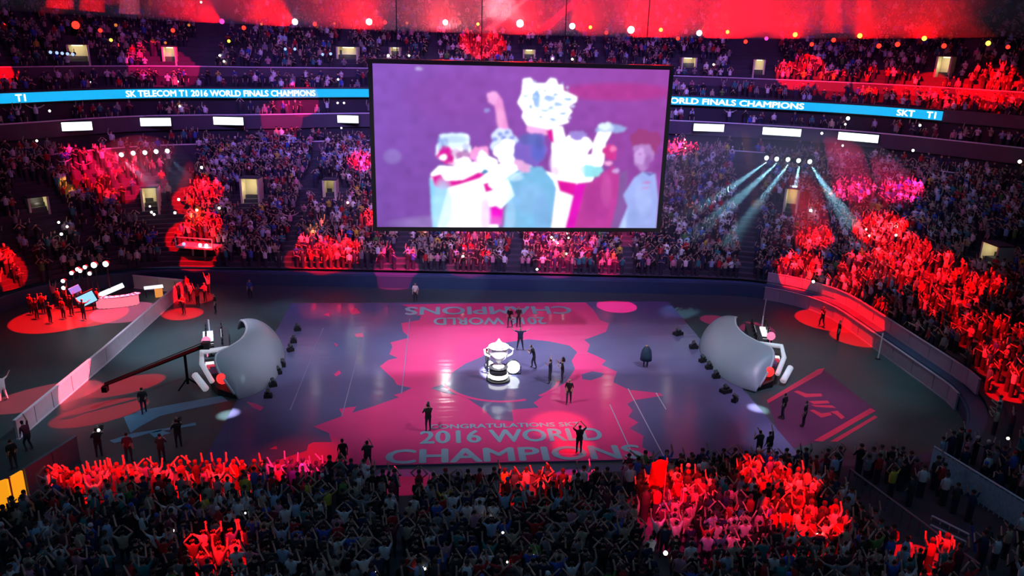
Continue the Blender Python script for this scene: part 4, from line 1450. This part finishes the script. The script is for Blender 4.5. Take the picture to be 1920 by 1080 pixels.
# camera platform in the red lit gap at left
p = hit(368, 490)
r = thing('camera_platform', 'grey camera platform with small lamps in the red lit gap at left', 'platform', p, -.25)
MB().box((0, .6, 1.3), (3.6, 1.6, .16)).build('deck', M_PANEL, r)
for sx in (-.6, .6):
    MB().tube([(sx, .6, -.4), (sx, .6, 1.25)], .1).build('support', M_PANEL, r)
MB().tube([(-1.8, -.1, 2.2), (1.8, -.1, 2.2)], .05).tube([(-1.8, -.1, 1.3), (-1.8, -.1, 2.2)], .05).tube([(1.8, -.1, 1.3), (1.8, -.1, 2.2)], .05).build('guard_rail', M_PANEL, r)
for k, gm in ((-1.0, G_BLU), (.6, G_CYAN), (1.2, G_WHITE)):
    MB().ball((k, -.1, 1.6), .16, 8).build('small_lamp', gm, r)

# ------------------------------------------------------------------ rails in the near right corner
def rail_run(name, label, cat, a, b, h, n, panel=None, m=M_PANEL_D):
    root = thing(name, label, cat, a)
    v = b - a
    MB().tube([Vector((0, 0, h)), v + Vector((0, 0, h))], .05, 6).build('top_rail', m, root)
    for k in range(n):
        q_ = v * (k / (n - 1))
        MB().tube([q_, q_ + Vector((0, 0, h))], .035, 5).build('post', m, root)
    if panel:
        dd = Vector((-v.y, v.x, 0)).normalized() * .02
        for k in range(n - 1):
            a0, b0 = v * ((k + .06) / (n - 1)), v * ((k + .94) / (n - 1))
            MB().add([a0 - dd + Vector((0, 0, .12)), b0 - dd + Vector((0, 0, .12)), b0 - dd + Vector((0, 0, h - .1)), a0 - dd + Vector((0, 0, h - .1)), a0 + dd + Vector((0, 0, .12)), b0 + dd + Vector((0, 0, .12)), b0 + dd + Vector((0, 0, h - .1)), a0 + dd + Vector((0, 0, h - .1))],
                     [(0, 1, 2, 3), (7, 6, 5, 4), (0, 4, 5, 1), (3, 2, 6, 7), (0, 3, 7, 4), (1, 5, 6, 2)]).build('panel', panel, root)
    return root


M_TEAL = mat('teal_panel', (.22, .50, .58), .4, noise=.5, nscale=6)
M_TEALP = mat('teal_post', (.35, .6, .66), .4)
rail_run('panel_railing', 'teal panelled railing crossing the dark seats at the right edge', 'railing', hit(1742, 884), hit(1935, 1012), 1.5, 22, M_TEAL, m=M_TEALP)
rail_run('stair_railing', 'long dark stair railing running down the near right corner', 'railing', hit(1590, 905), hit(1830, 1090), .8, 16)
rail_run('hand_rail', 'short grey handrail among the dark seats, upper one', 'handrail', hit(1746, 975), hit(1815, 1010), .22, 5, m=M_PANEL)
rail_run('hand_rail', 'short grey handrail among the dark seats, lower one', 'handrail', hit(1744, 990), hit(1810, 1022), .16, 5, m=M_PANEL)

# ------------------------------------------------------------------ the audience
def low_person(arms):
    V, F, K = [], [], []

    def ring(c, rx, ry, n, z):
        o = len(V)
        for k in range(n):
            V.append((c[0] + rx * cos(2 * pi * (k + .5) / n), c[1] + ry * sin(2 * pi * (k + .5) / n), z))
        return o

    def join(rs, n, m_, cap=True):
        for a, b in zip(rs, rs[1:]):
            for k in range(n):
                F.append((a + k, a + (k + 1) % n, b + (k + 1) % n, b + k))
                K.append(m_)
        if cap:
            t = rs[-1]
            for k in range(1, n - 1, 2):
                F.append((t, t + k, t + k + 1, t + min(k + 2, n - 1)))
                K.append(m_)
    n = 6
    join([ring((0, 0), .17, .13, n, 0.0), ring((0, 0), .19, .14, n, .9)], n, 2, False)
    join([ring((0, 0), .19, .14, n, .9), ring((0, .01), .22, .14, n, 1.3), ring((0, .02), .10, .08, n, 1.5)], n, 1)
    join([ring((0, .03), .06, .06, n, 1.48), ring((0, .05), .105, .11, n, 1.62), ring((0, .04), .105, .11, n, 1.68)], n, 0, False)
    join([ring((0, .035), .112, .118, n, 1.66), ring((0, .02), .095, .10, n, 1.76), ring((0, .02), .03, .03, n, 1.80)], n, 3)
    for sg, (el, wr) in zip((-1, 1), pose_arms(arms)):
        S = Vector((sg * .2, 0, 1.40))
        P_ = [S, S + Vector((sg * el[0], el[1], el[2])), S + Vector((sg * wr[0], wr[1], wr[2]))]
        P_.append(P_[2] + (P_[2] - P_[1]).normalized() * .15)
        rs = []
        for q_, r_ in zip(P_, (.07, .055, .04, .035)):
            dd = (P_[-1] - P_[0]).normalized()
            a_ = dd.cross(Vector((0, 1, .01))).normalized()
            b_ = dd.cross(a_)
            o = len(V)
            for k in range(4):
                V.append(tuple(q_ + (a_ * cos(pi / 2 * k) + b_ * sin(pi / 2 * k)) * r_))
            rs.append(o)
        join(rs[:2], 4, 1, False)
        join(rs[1:], 4, 0, True)
    return np.array(V), np.array(F), np.array(K)


ARMS = ['down', 'up', 'clap', 'one', 'over', 'phone', 'wide']
LOW = {a_: low_person(a_) for a_ in ARMS}
PALN = [n for n, c in SHIRTS]
PALC = dict(SHIRTS)
PW = dict(black=20, navy=13, charcoal=14, grey=10, white=11, red=6, blue=4, teal=3, green=1, pink=3, yellow=1)
PW['pale blue'] = 4
PW['beige'] = 4
PW['maroon'] = 4
wts = [PW[n] for n in PALN]

SPOTSP = []
ROWS = []
for j in range(NROW):
    for i0_, i1_ in ((0, NT),):
        ROWS.append(('low', UROW[j] + .42, UROW[j], i0_, i1_))
for s, z in ((22.9, 10.05), (24.0, 10.4), (25.75, 12.75), (26.7, 13.1), (27.8, 15.4), (28.9, 15.8), (29.9, 16.2)):
    ROWS.append(('mid', s, z, 0, IU))
for j in range(UPROWS):
    ROWS.append(('up', 31.2 + .85 * j + .45, 17.5 + .5 * j, 0, IU))
AVOID = [(o_.location.x, o_.location.y, 2.0) for o_ in SC.objects if o_.name.split('.')[0] in ('lit_doorway', 'camera_platform', 'suite_sign')]
for _rn in ('panel_railing', 'stair_railing', 'hand_rail', 'hand_rail.001'):
    o_ = bpy.data.objects[_rn]
    for c_ in o_.children:
        if c_.name.startswith('post'):
            v_ = c_.data.vertices[0].co + o_.location
            AVOID.append((v_.x, v_.y, .75))
AVOID = np.array(AVOID)
spots_all = []
for kind, s, zz, a0, a1 in ROWS:
    pts_ = np.array([bowl_xy(i, s) for i in range(a0, a1)])
    arc = np.concatenate([[0], np.cumsum(np.hypot(*(pts_[1:] - pts_[:-1]).T))])
    t = .3
    while t < arc[-1]:
        x, y = np.interp(t, arc, pts_[:, 0]), np.interp(t, arc, pts_[:, 1])
        fi = np.interp(t, arc, np.arange(a0, a1))
        i = min(int(fi), NT - 1)
        t += .56 + rnd.uniform(-.06, .10)
        w = float(np.interp(fi, np.arange(NT), WT))
        z = zlow(zz, w) if kind == 'low' else zz
        q = proj((x, y, z + 1.5))
        if not (-170 < q[0] < 2090 and -70 < q[1] < 1150):
            continue
        ar = np.interp(fi, np.arange(NT), ARC)
        if ar % 10.5 < (1.1 if w > .5 else .5) and kind != 'mid':
            continue
        dens = .93 if kind == 'low' else (.5 if kind == 'mid' else .56)
        if kind == 'low':
            if x < -24 and y > 40:
                dens = .36
            elif w < .97 and (w > .02 or x > 24):
                u = zz
                dens = .5 if u < 5 and x < 29 else .16
                if x > 33 + 2:
                    dens = .5
            elif w <= .02:
                dens = .96
        if w < .5 and q[0] > 1545 + (q[1] - 880) * 1.3 and q[1] > 870 and not (q[1] > 1000 and q[0] < 1800):
            dens = .12 if q[0] < 1780 + (q[1] - 900) * .6 else .38
        if rnd.random() > dens:
            continue
        if (np.hypot(AVOID[:, 0] - x, AVOID[:, 1] - y) < AVOID[:, 2]).any():
            continue
        if w < .03 and zz < (1.4 if x < -3.5 else (3.0 if x < 9 else 1.2)):
            continue
        n = np.array((np.interp(fi, np.arange(NT), NR[:, 0]), np.interp(fi, np.arange(NT), NR[:, 1])))
        face = atan2(-n[1], -n[0]) - pi / 2 + rnd.uniform(-.35, .35)
        spots_all.append((x + rnd.uniform(-.08, .08), y + rnd.uniform(-.08, .08), z, face, kind, w, q, zz))

near = [(hypot(p_[0], p_[1], p_[2] - 22), k) for k, p_ in enumerate(spots_all) if p_[5] < .35 and 8 < p_[6][0] < 1912 and p_[6][1] < 1062]
near.sort()
single = set(k for _, k in near[:300])
rows = {}
for k in single:
    rows.setdefault(round(spots_all[k][7], 2), []).append(k)
POSE_W = dict(down='with arms down', up='raising both arms', clap='clapping', one='raising one arm', over='hands joined overhead', phone='holding a phone up', wide='with arms spread')
armw = [20, 14, 20, 12, 10, 16, 2]
order = sorted(rows, reverse=True)
for ri, rk in enumerate(order):
    ks = sorted(rows[rk], key=lambda k: spots_all[k][6][0])
    for n_, k in enumerate(ks):
        x, y, z, face, kind, w, q, zz = spots_all[k]
        arms = rnd.choices(ARMS, armw)[0]
        sh_ = rnd.choices(PALN, wts)[0]
        row = 'bottom row' if ri == 0 else ordinal(ri + 1) + ' row from bottom'
        add_person(arms, sh_, (x, y, z), face, f'spectator in {sh_} top {POSE_W[arms]}, {ordinal(n_ + 1)} from left, {row}', 'spectators in the near stand', scale=rnd.uniform(.92, 1.05))

CV, CFc, CC = [], [], []
off = 0
skin = np.array((.55, .36, .28))
for k, (x, y, z, face, kind, w, q, zz) in enumerate(spots_all):
    if k in single:
        continue
    arms = rnd.choices(ARMS, armw if kind == 'low' else [45, 6, 25, 5, 4, 14, 1])[0]
    V, F, K = LOW[arms]
    c, s_ = cos(face), sin(face)
    sc = rnd.uniform(.9, 1.06)
    P_ = V * sc
    X_ = np.stack([P_[:, 0] * c - P_[:, 1] * s_ + x, P_[:, 0] * s_ + P_[:, 1] * c + y, P_[:, 2] + z], -1)
    CV.append(X_)
    CFc.append(F + off)
    off += len(V)
    sh_ = PALC[rnd.choices(PALN, wts)[0]]
    sk = skin * rnd.uniform(.75, 1.25)
    hr = np.array((.02, .016, .014)) * rnd.uniform(.6, 3)
    if rnd.random() < .06:
        hr = np.array(PALC[rnd.choice(['white', 'red', 'blue', 'grey'])])
    CC.append(np.array([sk, sh_, (.03, .035, .06), hr])[K])
CV, CFc, CC = np.concatenate(CV), np.concatenate(CFc), np.concatenate(CC)
m = mat('audience_clothes', (.3, .3, .3), .85)
nt = m.node_tree
atn = nt.nodes.new('ShaderNodeAttribute')
atn.attribute_name = 'clothes'
nt.links.new(atn.outputs['Color'], nt.nodes['Principled BSDF'].inputs['Base Color'])
crowd = np_mesh('audience', CV, CFc, [m])
ca = crowd.data.attributes.new('clothes', 'FLOAT_COLOR', 'FACE')
ca.data.foreach_set('color', np.concatenate([CC, np.ones((len(CC), 1))], 1).astype(np.float32).ravel())
tag(crowd, 'dense audience filling the stands around the arena', 'audience', None, 'stuff')
print('CROWD', len(spots_all), len(CFc))

# ------------------------------------------------------------------ red follow spots on the audience and floor
RED = (1.0, .0008, .0015)
PINK = (1.0, .004, .12)
RS = [  # px, py, picture radius, strength, colour
    (195, 915, 85, 2.6, RED), (290, 915, 60, 2.2, RED), (400, 915, 75, 2.4, RED), (460, 905, 50, 2.2, RED), (560, 910, 60, .9, PINK), (760, 905, 60, .35, PINK), (1000, 925, 75, .9, RED), (1080, 905, 50, .9, PINK), (1270, 950, 70, 1.0, RED), (1430, 930, 60, 2.4, RED),
    (1480, 945, 50, 1.6, RED), (1330, 1010, 120, .16, PINK), (1500, 1010, 80, 1.2, RED), (1240, 1000, 60, .2, PINK), (410, 1065, 55, 1.8, RED), (1725, 1055, 50, 1.6, RED), (1860, 1060, 40, .0, RED),
    (1527, 470, 36, 2.2, RED), (1650, 450, 48, 2.2, RED), (1690, 490, 50, 2.4, RED), (1745, 535, 62, 2.6, RED), (1848, 560, 34, 2.2, RED), (1500, 520, 44, 1.8, RED), (1625, 525, 55, .9, RED), (1780, 590, 50, .9, RED), (1835, 640, 45, .7, RED), (1890, 735, 40, 1.8, RED), (1900, 640, 40, .8, RED), (1870, 690, 40, .7, RED),
    (1690, 380, 40, 1.6, PINK), (1602, 377, 38, 1.5, PINK), (1278, 290, 34, 1.3, PINK), (1500, 148, 45, 1.6, RED), (1560, 165, 30, 1.0, RED), (1720, 168, 42, 1.8, RED), (1850, 168, 45, 1.8, RED), (1780, 195, 40, 1.0, RED), (1880, 185, 45, 1.4, RED), (1640, 160, 40, .8, RED),
    (372, 382, 42, 2.4, RED), (366, 447, 46, 2.6, RED), (345, 590, 34, 1.5, RED), (370, 520, 34, 1.8, RED), (365, 560, 38, 1.6, RED), (205, 340, 62, 1.0, RED), (260, 345, 50, .7, PINK), (170, 310, 50, .6, PINK), (5, 515, 42, 1.6, RED), (5, 152, 22, 1.8, RED),
    (610, 497, 40, 1.9, RED), (640, 490, 40, 1.7, RED), (575, 490, 40, .8, RED), (745, 507, 45, 1.0, PINK), (700, 432, 30, 1.5, RED), (676, 322, 30, 1.5, PINK), (560, 205, 40, .6, PINK), (905, 92, 48, 1.8, RED), (1050, 465, 80, .6, PINK), (900, 437, 60, .7, PINK), (1040, 505, 40, .7, PINK), (1160, 440, 45, .5, PINK), (880, 500, 45, .5, PINK), (530, 225, 40, .4, PINK),
    (620, 520, 25, 1.2, RED), (1140, 535, 25, .8, PINK), (310, 130, 60, .5, PINK)]
for px, py, rp, E, c in RS:
    if E <= 0:
        continue
    p = hit(px, py)
    p.z += .6
    dist = (p - CAM).length
    if p.y < 40 and p.x < 32:
        pos = Vector((p.x * .8 + 1, p.y - 9, 33))
    else:
        pos = Vector((p.x * .5 + 2.5, p.y * .5 + 22, 33))
    spot_light('red_spot', pos, p, rp / FPX * dist * .92, c, E * 7.5, .12, .05)
for px, py, rm, E, c in ((1110, 578, 0, 0, PINK), (1156, 576, 1.75, 5, (1, .004, .10)), (238, 722, 1.35, 9, (1, .0, .008)), (192, 772, 1.5, 7.5, (1, .0, .01)), (90, 742, 1.8, 8, (1, .05, .07)), (105, 598, 3.2, 14, RED), (165, 590, 3.0, 12, RED), (235, 585, 2.6, 7, (1, .10, .2)),
                         (1555, 600, 2.8, 14, RED), (1610, 632, 2.2, 12, RED), (1340, 600, 1.2, 2.5, PINK), (1420, 617, 1.4, 2.5, PINK), (345, 588, 1.5, 9, RED), (1050, 800, 2.2, 1.2, (1, .14, .12)), (1075, 840, 1.5, 1.0, RED), (560, 862, 3.0, .5, RED)):
    if E > 0:
        p = at(px, py)
        src = Vector((p.x + 34, p.y + 24, 27)) if px in (238, 192, 90) else Vector((p.x * .9 + .4, p.y + 4, 33))
        spot_light('red_floor_spot', src, p, rm, c, E * 1.5, 1.0 if px in (1050, 1075, 560) else .06, .05)
for px, py, rp, E in ((130, 365, 16, 3), (585, 452, 12, 3), (605, 441, 7, 3), (793, 457, 11, 4), (1291, 405, 10, 4), (1415, 388, 11, 4), (1552, 381, 10, 3), (1056, 435, 10, 3), (1136, 436, 9, 2.5), (368, 430, 14, 3)):
    p = hit(px, py)
    p.z += .8
    spot_light('orange_spot', Vector((p.x * .5 + 2.5, p.y * .5 + 22, 33)), p, rp / FPX * (p - CAM).length, (1.0, .32, .02), E, .4, .05)

# ------------------------------------------------------------------ phone torches among the audience
PH = [(377, 4, 1), (412, 104, 1), (420, 115, 1), (170, 155, 1), (333, 153, 1), (337, 199, 1), (93, 208, 1), (69, 264, 1), (378, 314, 1.3), (335, 374, 1.3), (328, 399, 1.3), (369, 394, 1.2), (411, 390, 1.2), (281, 387, .9), (289, 402, 1.1), (284, 398, 1.1), (110, 417, 1.1), (126, 425, 1.1), (115, 439, 1.3),
      (652, 380, 1.1), (634, 149, 1), (633, 193, 1), (645, 193, 1), (640, 240, .9), (728, 104, 1.2), (767, 104, 1.1), (1036, 110, 1.1), (1073, 111, 1.1), (1338, 121, 1), (1241, 354, 1.3), (1284, 262, .8), (1590, 222, 1.7), (1585, 233, 1), (1725, 235, 1.1), (1712, 282, 1.2), (1912, 303, 1.5), (1580, 273, 1), (1541, 250, 1.2),
      (1680, 425, 1.4), (1680, 441, 1.1), (1630, 442, 1), (1624, 430, .9), (868, 481, 1.4), (1007, 505, 1.2), (1034, 445, 1.2), (1038, 450, 1), (1046, 457, 1), (1062, 438, 1.1), (1066, 446, 1), (1073, 456, 1.1), (1062, 476, 1.1), (1520, 395, 1.5), (1525, 528, 1.4), (1283, 269, .7), (1285, 278, .7), (1286, 289, .6),
      (915, 970, 1.2), (943, 998, 1.5), (795, 1066, 1.9), (706, 1073, 1.2), (1248, 1037, 2.2), (1533, 1003, 1.6), (325, 995, 1.1), (1000, 1042, 1.2), (951, 1054, 1), (1890, 822, 1.3), (1530, 1058, 1.2), (460, 962, .9)]
zones = {}
for px, py, s in sorted(PH):
    zone = 'near stand' if py > 780 else ('upper tiers' if py < 290 else 'far stands')
    hs = 'left' if px < 700 else ('middle' if px < 1260 else 'right')
    zn = zones[(zone, hs)] = zones.get((zone, hs), 0) + 1
    p = hit(px, py)
    p = p + (CAM - p).normalized() * 2.2
    g = s * (p - CAM).length / FPX * 1.9
    r = thing('phone', f'phone with bright torch held up in the {hs} {zone}, {ordinal(zn)} from left', 'phone', p, 0, 'phone torches')
    MB().box((0, 0, 0), (.08 + g * .3, .015, .16 + g * .4)).build('phone_body', M_BLACK, r)
    MB().ball(((CAM - p).normalized() * .04), g, 8).build('torch', G_PHONE, r, True)

# ------------------------------------------------------------------ flags and sticks in the near stand
M_FLAG = mat('red_flag_cloth', (.75, .02, .02), .7, emit=None)
for px, py, w, h, lab, ln in ((1226, 975, .75, 1.5, 'large red flag on a pink pole in the near stand', True), (1262, 990, .45, .7, 'small red flag below the large one in the near stand', False)):
    p = hit(px, py)
    r = thing('hand_flag', lab, 'flag', p, .1)
    mb = MB()
    V = [((i / 6 - .5) * w, .10 * sin(i * 1.1 + j * .7), 1.6 + h * j / 6) for j in range(7) for i in range(7)]
    mb.add(V, [(j * 7 + i, j * 7 + i + 1, j * 7 + i + 8, j * 7 + i + 7) for j in range(6) for i in range(6)])
    fo = mb.build('cloth', M_FLAG, r, True)
    so = fo.modifiers.new('solid', 'SOLIDIFY')
    so.thickness = .01
    MB().tube([(w * .5, 0, .2), (w * .5, .02, 1.7 + h)], .025, 6).build('pole', M_SHIRT['pink'], r)
    spot_light('flag_spot', (p.x - 2, p.y - 10, 30), p + Vector((0, 0, 2.2)), 1.4, RED, 2.2, .3, .05)
for px, py, px2, py2, lab, c in ((1282, 1000, 1330, 1050, 'long pink stick waved at the bottom of the near stand', 'pink'), (1035, 985, 1036, 955, 'violet light stick raised in the near stand', 'pale blue'), (755, 1050, 752, 985, 'tall pale pole standing in the near stand', 'grey'), (225, 990, 285, 955, 'red and white stick waved at left in the near stand', 'red'), (1812, 1030, 1832, 1062, 'bright blue stick held in the near right corner', 'blue')):
    a = hit(px, py) + Vector((0, 0, 1.2))
    b = at_r(px2, py2, hypot(a.x, a.y))
    r = thing('cheer_stick', lab, 'cheer stick', a)
    MB().tube([(0, 0, 0), b - a], .07, 8).build('tube', M_SHIRT[c], r)
    MB().tube([(0, 0, 0), (a - b).normalized() * .2], .04, 8).build('grip', M_BLACK, r)
